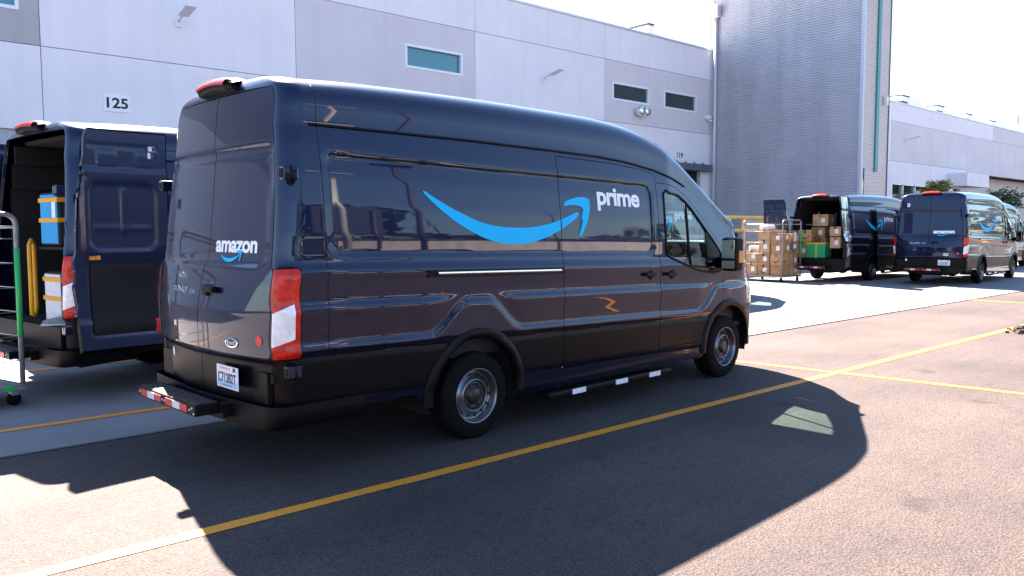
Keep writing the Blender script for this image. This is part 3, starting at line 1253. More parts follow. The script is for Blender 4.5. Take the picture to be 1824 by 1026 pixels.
# high brake lamp on the roof edge
mb = MB()
vs_, fs = [], []
prof = [(-1.40, 2.70), (-1.48, 2.742), (-1.56, 2.748), (-1.645, 2.724), (-1.665, 2.69), (-1.645, 2.65), (-1.57, 2.635)]
for i, y in enumerate(np.linspace(-.26, .26, 13)):
    e = abs(y) / .26
    k = 1 - .35 * max(0, (e - .8) / .2) ** 2
    dz = -.028 * e * e
    for x, z in prof:
        vs_.append((-1.56 + (x + 1.56) * k + .03 * y * y, y, 2.70 + (z - 2.70) * k + dz))
m_ = len(prof)
for i in range(12):
    for j in range(m_):
        a, b = i * m_ + j, i * m_ + (j + 1) % m_
        fs.append((a, b, b + m_, a + m_))
fs.append(tuple(range(m_)))
fs.append(tuple(12 * m_ + k for k in reversed(range(m_))))
fs = [tuple(reversed(f)) for f in fs]
mb.add(vs_, fs, 'black_plastic', True)
VM['brake_lamp'] = mb.mesh('brake_lamp')
mb = MB()
vs_, fs = [], []
for y in np.linspace(-.22, .22, 11):
    dz = -.028 * (y / .29) ** 2
    for x, z in [(-1.60, 2.742), (-1.648, 2.729), (-1.669, 2.699), (-1.670, 2.682)]:
        vs_.append((x + .03 * y * y, y, z + dz))
for i in range(10):
    for j in range(3):
        a = i * 4 + j
        fs.append((a, a + 4, a + 5, a + 1))
mb.add(vs_, fs, 'lamp_red', True)
VM['brake_lens'] = mb.mesh('brake_lens')


# ---- wheels (axis along Y, outer face towards -Y)
mb = MB()
tp = [(.205, .10), (.228, .112), (.29, .113), (.325, .106), (.343, .088), (.347, .07), (.347, .046), (.338, .044), (.338, .036), (.347, .034), (.347, .006), (.338, .004), (.338, -.004), (.347, -.006),
      (.347, -.034), (.338, -.036), (.338, -.044), (.347, -.046), (.347, -.07), (.343, -.088), (.325, -.106), (.29, -.113), (.262, -.116), (.228, -.112), (.205, -.10)]
mb.lathe(tp, 'rubber', 56)
VM['tyre'] = mb.mesh('tyre')
mb = MB()
mb.lathe([(.200, .09), (.205, -.085), (.217, -.110), (.221, -.116), (.216, -.119), (.209, -.112), (.203, -.090), (.200, -.050), (.190, -.040), (.176, -.046), (.150, -.062), (.136, -.078), (.130, -.092), (.124, -.094), (.119, -.088), (.116, -.07)], 'steel_rim', 56)
for k in range(14):
    a = 2 * math.pi * k / 14
    M = Matrix.Rotation(a, 4, 'Y') @ Matrix.Translation((.166, -.0555, 0)) @ Matrix.Rotation(R(-32), 4, 'Z')
    mb.lathe([(.0165, -.0030), (.0, -.0031)], 'vent_dark', 12, M @ Matrix.Scale(1.0, 4))
VM['rim'] = mb.mesh('rim')
mb = MB()
mb.lathe([(.117, -.068), (.112, -.076), (.095, -.078), (.078, -.070), (.066, -.074), (.060, -.094), (.045, -.102), (.0, -.103)], 'hub_black', 40)
for k in range(6):
    a = 2 * math.pi * k / 6
    mb.lathe([(.011, -.072), (.011, -.088), (.0, -.090)], 'hub_black', 8, Matrix.Translation((.088 * math.cos(a), 0, .088 * math.sin(a))))
VM['hub'] = mb.mesh('hub')


def arch(ax, s):
    vs_, fs = [], []
    N = 44
    for i in range(N + 1):
        t = R(-4) + (math.pi + R(8)) * i / N
        for r, off in ((.452, -.05), (.452, .014), (.462, .020), (.515, .017), (.530, .004), (.531, -.012)):
            x, z = ax + r * math.cos(t), .36 + r * math.sin(t)
            xx = min(max(x, X0), X1)
            w = float(Wd(xx, max(z, .42)))
            if x > X1:
                w *= (1 - ((x - X1) / .85) ** 2.5) ** .4
            vs_.append((x, s * (w + off), z))
    for i in range(N):
        for k in range(5):
            a = i * 6 + k
            q = (a, a + 1, a + 7, a + 6)
            fs.append(q if s > 0 else tuple(reversed(q)))
    mb = MB()
    mb.add(vs_, [tuple(reversed(f)) for f in fs], 'black_plastic', True)
    return mb.mesh('arch_moulding')


def well(ax, s):
    vs_, fs = [], []
    N = 20
    for i in range(N + 1):
        t = R(-12) + (math.pi + R(24)) * i / N
        for r, y in ((.47, .97), (.465, .52), (.0, .52)):
            vs_.append((ax + r * math.cos(t), s * y, .36 + r * math.sin(t)))
    for i in range(N):
        for k in range(2):
            a = i * 3 + k
            fs.append((a, a + 1, a + 4, a + 3))
    mb = MB()
    mb.add(vs_, fs, 'interior_dark', True)
    return mb.mesh('wheel_well')


for s, k in ((-1, 'R'), (1, 'L')):
    for n, ax in enumerate((0, 3.75)):
        VM['arch%s%d' % (k, n)] = arch(ax, s)
        VM['well%s%d' % (k, n)] = well(ax, s)

# ---- underside, steps, bumper
mb = MB()
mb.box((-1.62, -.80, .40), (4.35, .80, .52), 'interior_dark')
mb.box((-1.5, -.35, .27), (-.7, .35, .40), 'interior_dark', None, .05)
mb.tube([(0, -.85, .345), (0, .85, .345)], .055, 'interior_dark', 10)
mb.lathe([(.0, -.14), (.12, -.12), (.15, 0), (.12, .14), (.0, .14)], 'interior_dark', 16, Matrix.Translation((0, 0, .34)))
mb.tube([(3.75, -.8, .345), (3.75, .8, .345)], .045, 'interior_dark', 10)
mb.tube([(.4, -.25, .33), (3.2, -.25, .36)], .05, 'interior_dark', 8)
mb.tube([(-.9, -.62, .36), (-1.5, -.70, .34)], .04, 'interior_dark', 8)
VM['chassis'] = mb.mesh('chassis')
mb = MB()
mb.box((.78, -1.045, .205), (2.62, -.90, .25), 'black_plastic', None, .012)
for x in (1.0, 1.7, 2.4):
    mb.box((x, -.92, .24), (x + .06, -.80, .42), 'black_plastic')
VM['running_board'] = mb.mesh('running_board')
mb = MB()
mb.box((-.09, -.004, -.023), (.09, .004, .023), 'refl_white')
for q in range(3):
    mb.box((-.075 + q * .055, -.0055, -.018), (-.045 + q * .055, -.0035, .018), 'plate_white')
VM['board_reflector'] = mb.mesh('reflector')
mb = MB()
mb.box((-2.02, -.43, .418), (-1.84, .58, .495), 'black_plastic', None, .008)
for y in (-.45, .45):
    mb.box((-1.86, y - .05, .40), (-1.4, y + .05, .49), 'black_plastic')
VM['rear_step'] = mb.mesh('rear_step')
mb = MB()
mb.box((-2.005, -.41, .4955), (-1.86, .56, .499), 'tread_plate')
for i in range(33):
    for j in range(4):
        x, y = -1.998 + j * .034, -.40 + i * .029
        a = R(45 if (i + j) % 2 else -45)
        M = Matrix.Translation((x + .01, y + .01, .4995)) @ Matrix.Rotation(a, 4, 'Z')
        mb.box((-.011, -.0035, -.002), (.011, .0035, .003), 'tread_plate', M)
VM['step_tread'] = mb.mesh('tread_plate')
for nm, m_ in (('refl_r', 'refl_red'), ('refl_w', 'refl_white')):
    mb = MB()
    mb.box((-.003, -.061, -.024), (.003, .061, .024), m_)
    VM[nm] = mb.mesh('reflector')
mb = MB()
mb.lathe([(.0, -.004), (.008, -.004), (.008, .0)], 'refl_white', 10, Matrix.Rotation(R(-90), 4, 'Z'))
VM['bolt'] = mb.mesh('bolt')
# rear bumper corners
for s, k in ((-1, 'R'), (1, 'L')):
    mb = MB()
    vs_, fs = [], []
    zs_ = [.36, .40, .47, .52]
    for z in zs_:
        w = 1.005 - (.05 if z < .38 else 0)
        row = [(-1.05, w), (-1.5, w)] + [(-1.80 + .12 - .12 * math.sin(a) + .055, w - .13 + .13 * math.cos(a)) for a in np.linspace(0, math.pi / 2, 7)] + [(-1.79 + .02, .6), (-1.81, .0)]
        for x, y in row:
            vs_.append((x - .02, s * y, z))
    m_ = len(row)
    for j in range(len(zs_) - 1):
        for i in range(m_ - 1):
            a = j * m_ + i
            q = (a, a + 1, a + m_ + 1, a + m_)
            fs.append(q if s > 0 else tuple(reversed(q)))
    mb.add(vs_, fs, 'black_plastic', True)
    VM['bumper' + k] = mb.mesh('rear_bumper')

# ---- licence plate (right rear door, lower half)
mb = MB()
py0, py1, pz0, pz1 = -.61, -.29, .585, .74
xp = -1.795
mb.box((xp - .006, py0, pz0), (xp + .0, py1, pz1), 'plate_white', None, .002)
vs_ = [(xp - .0072, py1 - .01, pz0 + .01), (xp - .0072, py0 + .01, pz0 + .01), (xp - .0072, py0 + .01, pz0 + .05), (xp - .0072, py1 - .01, pz0 + .05)]
mb.add(vs_, [(0, 1, 2, 3)], 'plate_sky')
vs_ = [(xp + .004, -.68, .52), (xp + .004, -.22, .52), (xp + .004, -.22, .80), (xp + .004, -.68, .80)]
VM['plate'] = mb.mesh('license_plate')


def plate_text(s):
    mb = MB()
    text_into(mb, s, .27, lambda u, v: Vector((xp - .0085, py1 - .025 - u, pz0 + .042 + v)), 'plate_blue', .02, .092)
    text_into(mb, "WASHINGTON", .16, lambda u, v: Vector((xp - .0085, py1 - .05 - u, pz0 + .128 + v)), 'sticker_red', .0, .022)
    text_into(mb, "EVERGREEN STATE", .15, lambda u, v: Vector((xp - .0085, py1 - .085 - u, pz0 + .016 + v)), 'plate_blue', .0, .016)
    mb.add([(xp - .0085, py0 + .07, pz1 - .032), (xp - .0085, py0 + .035, pz1 - .032), (xp - .0085, py0 + .035, pz1 - .006), (xp - .0085, py0 + .07, pz1 - .006)], [(0, 1, 2, 3)], 'plate_blue')
    return mb.mesh('plate_lettering')


# ---- mirrors
for s, k in ((-1, 'R'), (1, 'L')):
    mb = MB()
    Mx = Matrix.Translation((3.50, s * 1.19, 1.40)) @ Matrix.Rotation(s * R(8), 4, 'Z')
    mb.box((-.055, -.105, -.19), (.085, .105, .17), 'black_plastic', Mx, .035)
    mb.tube([(3.60, s * .97, 1.32), (3.54, s * 1.06, 1.33), (3.52, s * 1.12, 1.33)], .035, 'black_plastic', 8)
    mb.tube([(3.60, s * .95, 1.26), (3.54, s * 1.06, 1.27), (3.52, s * 1.12, 1.28)], .03, 'black_plastic', 8)
    VM['mirror' + k] = mb.mesh('wing_mirror')
    mb = MB()
    mb.box((-.062, -.082, -.055), (-.054, .082, .145), 'mirror_glass', Mx, .003)
    mb.box((-.062, -.082, -.165), (-.054, .082, -.075), 'mirror_glass', Mx, .003)
    VM['mirror_glass' + k] = mb.mesh('mirror_glass')
    mb = MB()
    a, b = (-.112, -.100) if s < 0 else (.100, .112)
    mb.box((-.01, a, -.10), (.07, b, .03), 'amber', Mx, .005)
    VM['signal' + k] = mb.mesh('turn_signal')

# ---- cab and cargo interior
mb = MB()
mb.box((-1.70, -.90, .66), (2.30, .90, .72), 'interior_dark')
mb.box((-1.72, -.86, .52), (-1.66, .86, .725), 'black_plastic')
VM['cargo_floor'] = mb.mesh('cargo_floor')
mb = MB()
mb.box((2.30, -.93, .55), (2.34, .93, 1.9), 'cab_dark')
mb.box((2.30, -.80, 1.9), (2.34, .80, 2.40), 'cab_dark')
VM['bulkhead'] = mb.mesh('bulkhead')
mb = MB()
mb.box((2.34, -.93, .55), (4.2, .93, .60), 'cab_dark')
VM['cab_floor'] = mb.mesh('cab_floor')
mb = MB()
mb.box((3.62, -.90, .60), (4.10, .90, 1.14), 'cab_dark', None, .05)
mb.box((3.70, .15, 1.12), (4.05, .75, 1.25), 'cab_dark', None, .05)
VM['dashboard'] = mb.mesh('dashboard')
mb = MB()
Mw = Matrix.Translation((3.50, .45, 1.18)) @ Matrix.Rotation(R(-62), 4, 'Y')
mb.tube([Mw @ Vector((.19 * math.cos(2 * math.pi * i / 24), .19 * math.sin(2 * math.pi * i / 24), 0)) for i in range(24)], .016, 'cab_dark', 8, closed=True)
mb.tube([Mw @ Vector((-.18, 0, 0)), Mw @ Vector((.18, 0, 0))], .016, 'cab_dark', 6)
mb.tube([Mw @ Vector((0, 0, 0)), Mw @ Vector((0, 0, -.3))], .03, 'cab_dark', 8)
VM['steering_wheel'] = mb.mesh('steering_wheel')
for n, y in enumerate((-.5, .5)):
    mb = MB()
    mb.box((2.75, y - .25, .85), (3.25, y + .25, 1.02), 'seat_cloth', None, .05)
    Mb = Matrix.Translation((2.72, y, .98)) @ Matrix.Rotation(R(-10), 4, 'Y')
    mb.box((-.07, -.24, 0), (.07, .24, .62), 'seat_cloth', Mb, .05)
    mb.box((-.05, -.13, .66), (.05, .13, .84), 'seat_cloth', Mb, .04)
    mb.box((2.80, y - .2, .60), (3.15, y + .2, .85), 'cab_dark')
    VM['seat%d' % n] = mb.mesh('seat')
for s, k in ((-1, 'R'), (1, 'L')):
    mb = MB()
    for z in (.74, 1.28, 1.78):
        mb.box((-.85, min(s * .42, s * .88), z), (2.1, max(s * .42, s * .88), z + .03), 'cart_grey')
    for x in (-.83, .35, 2.05):
        mb.box((x, min(s * .42, s * .45), .72), (x + .04, max(s * .42, s * .45), 2.2), 'cart_grey')
    VM['shelf' + k] = mb.mesh('cargo_shelf')
    mb = MB()
    for za, zb2, ya in ((.70, 1.7, .90), (1.7, 2.1, .86), (2.1, 2.36, .80), (2.36, 2.55, .70)):
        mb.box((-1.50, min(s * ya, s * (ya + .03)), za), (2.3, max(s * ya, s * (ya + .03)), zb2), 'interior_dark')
    VM['liner' + k] = mb.mesh('side_liner')
mb = MB()
mb.box((-1.40, -.70, 2.56), (2.3, .70, 2.60), 'interior_dark')
VM['ceiling_liner'] = mb.mesh('ceiling_liner')


def make_van(label, loc, yaw, openR=0.0, openL=0.0, slide=0.0, plate="C71282T", group=None, cargo=False):
    root = thing('delivery_van', label, 'van', loc, yaw, group)

    def part(name, key, parent=root, loc=None, rz=0.0, lab=None):
        o = link(name, VM[key], parent, loc)
        if rz:
            o.rotation_euler = (0, 0, rz)
        if lab:
            o['label'] = lab
        return o
    part('body', 'body')
    part('windshield', 'windshield')
    part('front_bumper', 'front_bumper')
    part('grille', 'grille')
    part('side_panel', 'side_panel')
    for s, k in ((-1, 'R'), (1, 'L')):
        part('headlamp', 'headlamp' + k)
        d = part('cab_door', 'cab_door' + k)
        part('window', 'cab_window' + k, d)
        part('window_seal', 'seal' + k, d)
        part('sail_panel', 'sail' + k, d)
        part('door_handle', 'cab_handle' if s < 0 else 'cab_handleL', d)
        m = part('wing_mirror', 'mirror' + k)
        part('mirror_glass', 'mirror_glass' + k, m)
        part('turn_signal', 'signal' + k, m)
        part('drip_rail', 'drip' + k)
        t = part('tail_lamp', 'tail' + k)
        part('reverse_lens', 'reverse' + k, t)
        part('rear_bumper', 'bumper' + k)
        op = openR if s < 0 else openL
        rd = part('rear_door', 'rear_door' + k, root, (HINGE[0] - (.17 if op > 200 else 0), s * (HINGE[1] + (.29 if op > 200 else 0)), 0), rz=-s * R(op))
        if op > 200:
            rd.rotation_euler = (0, R(-5), -s * R(op))
        part('inner_panel', 'inner' + k, rd)
        part('trim_panel', 'inner_trim' + k, rd)
        for n in (0, 1):
            part('hinge', 'hinge%s%d' % (k, n), rd)
        if s < 0:
            part('door_handle', 'rear_handle', rd)
            part('lettering', 'amazon', rd, lab='white lowercase lettering')
            part('smile_mark', 'amazon_smile', rd, lab='small blue curved arrow')
            part('emblem', 'emblem', rd)
            part('round_sticker', 'round_sticker', rd)
            part('latch', 'latch', rd)
            part('reflector', 'inner_reflector', rd)
            part('sticker', 'inner_sticker', rd)
        else:
            part('badge_lettering', 'badge', rd)
            part('oval_sticker', 'oval_sticker', rd)
            if not openL and plate and 'foreground' not in label:
                part('number_sticker', 'number_sticker', rd)
        for n, ax in enumerate((0, 3.75)):
            part('arch_moulding', 'arch%s%d' % (k, n))
            part('wheel_well', 'well%s%d' % (k, n))
            wh = bpy.data.objects.new('wheel', VM['tyre'])
            COL.objects.link(wh)
            wh.parent = root
            wh.location = (ax, s * .872, .345)
            wh.rotation_euler = (0, 0, 0 if s < 0 else math.pi)
            a = random.uniform(0, 1)
            part('rim', 'rim', wh).rotation_euler = (0, a, 0)
            part('hub', 'hub', wh).rotation_euler = (0, a, 0)
        if cargo or True:
            part('side_liner', 'liner' + k)
            if cargo:
                part('cargo_shelf', 'shelf' + k)
    sd = part('sliding_door', 'sliding_door', root, (-slide, -.11 if slide else 0, 0))
    part('door_handle', 'slide_handle', sd)
    part('lettering', 'prime', sd, lab='white lowercase lettering')
    part('smile_mark', 'smile_front', sd, lab='blue tip of the big curved arrow')
    part('groove_shade', 'groove_shade_front', sd)
    part('groove_shade', 'groove_shade_rear')
    part('body_seam', 'body_seam')
    part('smile_mark', 'smile_rear', root, lab='big blue curved arrow')
    tr = part('slide_track', 'track')
    part('bright_strip', 'track_strip', tr)
    bl = part('brake_lamp', 'brake_lamp')
    part('brake_lens', 'brake_lens', bl)
    for n in ('chassis', 'cargo_floor', 'bulkhead', 'cab_floor', 'dashboard', 'steering_wheel', 'ceiling_liner'):
        part(n, n)
    part('seat', 'seat0')
    part('seat', 'seat1')
    rb = part('running_board', 'running_board')
    for x in (1.168, 1.785, 2.317):
        part('reflector', 'board_reflector', rb, (x, -1.051, .229))
    st = part('rear_step', 'rear_step')
    part('tread_plate', 'step_tread', st)
    for y, kk in ((.455, 'refl_r'), (.33, 'refl_w'), (.205, 'refl_r'), (-.0, 'refl_r'), (-.125, 'refl_w'), (-.25, 'refl_r')):
        part('reflector', kk, st, (-2.024, y, .457))
    for y, z in ((.55, .46), (.125, .46), (.08, .46), (-.345, .46), (-.385, .475), (-.41, .44)):
        part('bolt', 'bolt', st, (-2.021, y, z - .004))
    if plate:
        p = part('license_plate', 'plate')
        t = link('plate_lettering', plate_text(plate), p)
    return root


# ------------------------------------------------------------------ setting: ground
WY = 27.0                                  # building face
CEDGE = 6.75                               # concrete edge
g = MB()
g.add([(-400, -600, 0), (700, -600, 0), (700, 600, 0), (-400, 600, 0)], [(0, 1, 2, 3)], 'asphalt')
tag(g.build('ground'), 'grey brown asphalt yard', 'ground', kind='structure')
g = MB()
g.add([(-30, CEDGE, .004), (130, CEDGE, .004), (130, WY + 1, .004), (-30, WY + 1, .004)], [(0, 1, 2, 3)], 'joint_fill')
apron = tag(g.build('pavement'), 'pale concrete apron along the warehouse', 'pavement', kind='structure')
sx, sy = 4.6, (WY - CEDGE) / 4
slabs = []
for k in range(2):
    mb = MB()
    mb.box((.006, .006, 0), (sx - .006, sy - .006, .012), 'concrete' if k == 0 else 'concrete_b', None, .004)
    slabs.append(mb.mesh('slab'))
for i in range(-6, 26):
    for j in range(4):
        link('slab', slabs[(i * 7 + j * 3) % 2], apron, (2.75 + i * sx, CEDGE + j * sy, .003))


def road_line(x0, y0, x1, y1, w, z, label):
    d = Vector((x1 - x0, y1 - y0))
    L = d.length
    d.normalize()
    n = Vector((-d.y, d.x))
    N = max(4, int(L / .25))
    vs_, fs = [], []
    for i in range(N + 1):
        p = Vector((x0, y0)) + d * L * i / N
        for s in (-1, 1):
            q = p + n * s * (w / 2 + random.uniform(-.003, .003))
            vs_.append((q.x, q.y, z))
    for i in range(N):
        fs.append((2 * i, 2 * i + 2, 2 * i + 3, 2 * i + 1))
    mb = MB()
    mb.add(vs_, fs, 'line_yellow')
    o = mb.build('painted_line')
    me = o.data
    if me.polygons[0].normal.z < 0:
        me.flip_normals()
    return tag(o, label, 'line', kind='structure')


road_line(-20, 4.325, 120, 4.345, .105, .004, 'long yellow line along the yard in front of the vans')
road_line(8.62, 6.2, 9.11, 2.2, .10, .0045, 'yellow cross line ahead of the big van')
road_line(20.28, 6.72, 20.27, 1.0, .10, .0045, 'far yellow cross line on the asphalt')
road_line(-20, 7.66, 14, 7.58, .10, .019, 'yellow bay line on the concrete beside the open van')
road_line(-20, 10.75, 14, 10.7, .10, .019, 'yellow bay line on the concrete behind the open van')

rg = random.Random(21)
mat("tar", (0.030, 0.025, 0.026), rough=0.8)
mat("pale_spill", (0.115, 0.105, 0.112), rough=0.6, noise=(6, 0.35, 5))
mat("dirt", (0.035, 0.026, 0.022), rough=0.95, noise=(30, 0.5, 4))


def crack(pts, w, label):
    P = []
    for a, b in zip(pts, pts[1:]):
        n = max(2, int(math.hypot(b[0] - a[0], b[1] - a[1]) / .06))
        for i in range(n):
            t = i / n
            P.append((a[0] + (b[0] - a[0]) * t + rg.gauss(0, .012), a[1] + (b[1] - a[1]) * t + rg.gauss(0, .012)))
    vs_, fs = [], []
    for i, p in enumerate(P):
        q = P[min(i + 1, len(P) - 1)]
        o_ = P[max(i - 1, 0)]
        d = Vector((q[0] - o_[0], q[1] - o_[1])).normalized()
        k = w * rg.uniform(.25, 1.3)
        vs_ += [(p[0] - d.y * k, p[1] + d.x * k, .0025), (p[0] + d.y * k, p[1] - d.x * k, .0025)]
    for i in range(len(P) - 1):
        fs.append((2 * i, 2 * i + 1, 2 * i + 3, 2 * i + 2))
    mb = MB()
    mb.add(vs_, fs, 'tar')
    o = mb.build('crack')
    if o.data.polygons[0].normal.z < 0:
        o.data.flip_normals()
    tag(o, label, 'crack', kind='structure')


def blot(cx, cy, rx, ry, z, m_, label, nm):
    n = 40
    vs_ = []
    for i in range(n):
        a = 2 * math.pi * i / n
        r = 1 + .22 * math.sin(3 * a + 1) + .14 * math.sin(7 * a) + rg.uniform(-.12, .12)
        vs_.append((cx + rx * r * math.cos(a), cy + ry * r * math.sin(a), z))
    mb = MB()
    mb.add(vs_, [tuple(range(n))], m_)
    tag(mb.build(nm), label, nm, kind='structure')


crack([(1.2, 7.6), (2.3, 7.15), (3.2, 6.8)], .006, 'thin crack in the shaded concrete')
# small heap of dirt and stones at the right edge
mb = MB()
for k in range(60):
    a, r = rg.uniform(0, 6.28), rg.random() ** .6
    x, y = 15.0 + .9 * r * math.cos(a), 4.05 + .28 * r * math.sin(a)
    q = rg.uniform(.02, .07) * (1.2 - r * .7)
    M = Matrix.Translation((x, y, q * .4)) @ Matrix.Rotation(rg.uniform(0, 3), 4, 'Z') @ Matrix.Rotation(rg.uniform(0, 3), 4, 'X')
    mb.box((-q, -q * .8, -q * .6), (q, q * .8, q * .6), 'dirt', M, q * .3)
tag(mb.build('debris'), 'small heap of dark dirt beside the yellow line', 'dirt', kind='stuff')

# ------------------------------------------------------------------ building
b_ = thing('warehouse', 'long white and grey concrete warehouse behind the vans', 'building', (0, WY, 0))


def wall_panel(x0, x1, z0, z1, material, holes=(), y=0.0, th=.25, gap=.022):
    xs = sorted({x0 + gap / 2, x1 - gap / 2, *[h[0] for h in holes], *[h[1] for h in holes]})
    zs = sorted({z0 + gap / 2, z1 - gap / 2, *[h[2] for h in holes], *[h[3] for h in holes]})
    mb = MB()
    vs_, fs = [], []
    nx, nz = len(xs), len(zs)
    for yy in (y, y + th):
        for z in zs:
            for x in xs:
                vs_.append((x, yy, z))
    K = nx * nz
    solid = {}
    for j in range(nz - 1):
        for i in range(nx - 1):
            cx, cz = (xs[i] + xs[i + 1]) / 2, (zs[j] + zs[j + 1]) / 2
            solid[(i, j)] = not any(h[0] < cx < h[1] and h[2] < cz < h[3] for h in holes)
    for (i, j), s in solid.items():
        if not s:
            continue
        a, b, c, d = j * nx + i, j * nx + i + 1, (j + 1) * nx + i + 1, (j + 1) * nx + i
        fs.append((a, b, c, d))
        fs.append((a + K, d + K, c + K, b + K))
        for (di, dj), (p, q) in (((0, -1), (b, a)), ((1, 0), (c, b)), ((0, 1), (d, c)), ((-1, 0), (a, d))):
            if not solid.get((i + di, j + dj), False):
                fs.append((p, q, q + K, p + K))
    mb.add(vs_, fs, material)
    return mb.build('wall_panel', b_)


def window(x0, x1, z0, z1, pane):
    fr = MB()
    t = .07
    for lo, hi in (((x0 - .03, -.03, z0 - .03), (x1 + .03, .14, z0 + t)), ((x0 - .03, -.03, z1 - t), (x1 + .03, .14, z1 + .03)),
                   ((x0 - .03, -.03, z0 + t), (x0 + t, .14, z1 - t)), ((x1 - t, -.03, z0 + t), (x1 + .03, .14, z1 - t))):
        fr.box(lo, hi, 'window_frame')
    o = fr.build('window', b_)
    pn = MB()
    pn.box((x0 + t, .11, z0 + t), (x1 - t, .13, z1 - t), pane)
    pn.build('pane', o)


W1 = (18.30, 21.15, 8.17, 9.06)
W2 = (30.72, 33.60, 8.20, 9.05)
W3 = (34.88, 37.78, 8.19, 9.09)
W0 = (1.9, 4.93, 8.05, 9.0)
D125 = (3.1, 6.3, 0.0, 4.62)       # dock door openings
D119 = (35.3, 38.30, 0.0, 4.95)
cols = [-20, -11, -3, 5.47, 13.57, 21.86, 30.13, 39.22]
Z1, Z2, Z3 = 7.08, 10.12, 11.78
for a, b in zip(cols, cols[1:]):
    low = [h for h in (D125, D119) if a - .1 < h[0] < b and h[1] < b + .1]
    if a == -3:
        low = [(D125[0], b - .011, 0, D125[3])]
    if a == 5.47:
        low = [(a + .011, D125[1], 0, D125[3])]
    mid = [h for h in (W0, W1, W2, W3) if a < h[0] < b]
    mg = 'wall_midgrey' if a <= -3 else ('wall_grey' if a in (13.57, 30.13) else 'wall_white')
    lg = 'wall_grey' if a == 13.57 else 'wall_white'
    hol = [h for h in low if h[2] == 0]
    # doors reach the floor: the panel starts at the floor with a hole
    wall_panel(a, b, -.02, Z1, lg, [(h[0], h[1], -.02 + .011, h[3]) for h in hol])
    wall_panel(a, b, Z1, Z2, mg, mid)
    wall_panel(a, b, Z2, Z3, 'wall_midgrey' if a <= -3 else 'wall_white')
for w, p in ((W1, 'pane_teal'), (W2, 'pane_dark'), (W3, 'pane_dark'), (W0, 'pane_teal')):
    window(*w, p)
STF = (63.5, 77.5, 0, 5.2)
cols2 = [42.2, 47.4, 55.2, 62.97, 70.8, 78.85, 85.3, 91.8, 99, 107, 115]
for a, b in zip(cols2, cols2[1:]):
    gm = 'wall_grey' if 62 < a < 78 else 'wall_white'
    if a > 78:
        gm = 'wall_grey'
    if a < 78:
        hol = [(max(a + .011, STF[0]), min(b - .011, STF[1]), -.009, STF[3])] if 62 < a < 78 else []
        wall_panel(a, b, -.02, 6.93, 'wall_white', hol)
    wall_panel(a, b, 6.93 if a < 78 else 6.75, 9.98, gm)
    wall_panel(a, b, 9.98, 11.4, 'wall_white' if a < 85 else 'wall_grey')
mb = MB()
mb.box((-20, .26, 0), (62.9, .5, 11.6), 'joint_dark')
mb.box((62.9, .26, 5.3), (78.8, .5, 11.2), 'joint_dark')
mb.box((78.8, .26, 6.9), (115, .5, 11.2), 'joint_dark')
mb.box((-20, .5, 10.9), (115, 34, 11.05), 'ac_white')
mb.box((-20, 33.6, 0), (115, 34, 11.4), 'wall_grey')
mb.build('backing_wall', b_)
mb = MB()
mb.box((-20, -.05, Z3), (39.22, .32, Z3 + .10), 'coping')
mb.build('coping', b_)
mb = MB()
mb.box((42.2, -.05, 11.4), (115, .32, 11.5), 'coping')
mb.build('coping', b_)


def dock_door(x0, x1, z1, awn, nm):
    dk = MB()
    dk.box((x0 + .12, .19, 0), (x1 - .12, .22, z1), 'dark_opening')
    d = dk.build('dock_door', b_)
    for a_, c_ in ((x0, x0 + .12), (x1 - .12, x1)):
        fr = MB()
        fr.box((a_, -.02, 0), (c_, .18, z1), 'coping')
        fr.build('jamb', d)
    n = 9
    h = (z1 - (1.0 if awn else 0)) / n
    for i in range(n):
        if awn and i >= n - 3:
            continue
        p = MB()
        p.box((x0 + .12, .10, i * h + .01), (x1 - .12, .15, (i + 1) * h - .005), 'door_grey', None, .008)
        p.build('door_panel', d)
    if awn:
        a = MB()
        a.box((x0 - .6, -.42, z1 - .02), (x1 + .55, -.0, z1 + .36), 'awning_grey', None, .05)
        for q in range(5):
            a.box((x0 - .4 + q * .8, -.30, z1 + .35), (x0 - .34 + q * .8, -.2, z1 + .45), 'awning_grey')
        a.build('awning', d)
    return d


dock_door(*D125[:2], D125[3], False, '125')
dock_door(*D119[:2], D119[3], True, '119')

# storefront beyond the tower
st = MB()
st.box((63.5, .30, 0), (77.5, .34, 5.19), 'pane_dark')
sf = st.build('storefront', b_)
for x in np.linspace(63.5, 77.5, 7):
    mb = MB()
    mb.box((x - .06, .14, 0), (x + .06, .29, 5.19), 'window_frame')
    mb.build('mullion', sf)
for z in (2.6, 3.9):
    mb = MB()
    mb.box((63.56, .18, z), (77.44, .285, z + .09), 'window_frame')
    mb.build('transom', sf)
mb = MB()
mb.box((74.4, -1.6, 5.32), (79.7, -.003, 6.45), 'wall_white', None, .02)
mb.build('canopy', b_)
# recessed ribbed wall at the far right
mb = MB()
xs = np.arange(78.9, 115, .14)
vs_, fs = [], []
for i, x in enumerate(xs):
    y = 1.9 + (.06 if i % 2 else 0)
    vs_ += [(x, y, 0), (x, y, 6.75)]
for i in range(len(xs) - 1):
    fs.append((2 * i, 2 * i + 2, 2 * i + 3, 2 * i + 1))
mb.add(vs_, fs, 'siding_light')
mb.box((78.86, .3, 0), (79.0, 1.95, 6.7), 'wall_grey')
mb.box((78.9, .3, 6.72), (115, 2.2, 6.76), 'dark_opening')
mb.build('ribbed_wall', b_)

# ------------------------------------------------------------------ ribbed tower
TX0, TX1, TY0, TH = 39.24, 42.2, 18.28, 17.6
tw = thing('siding_tower', 'tall tower clad in ribbed grey metal siding', 'tower', (TX0, TY0, 0))


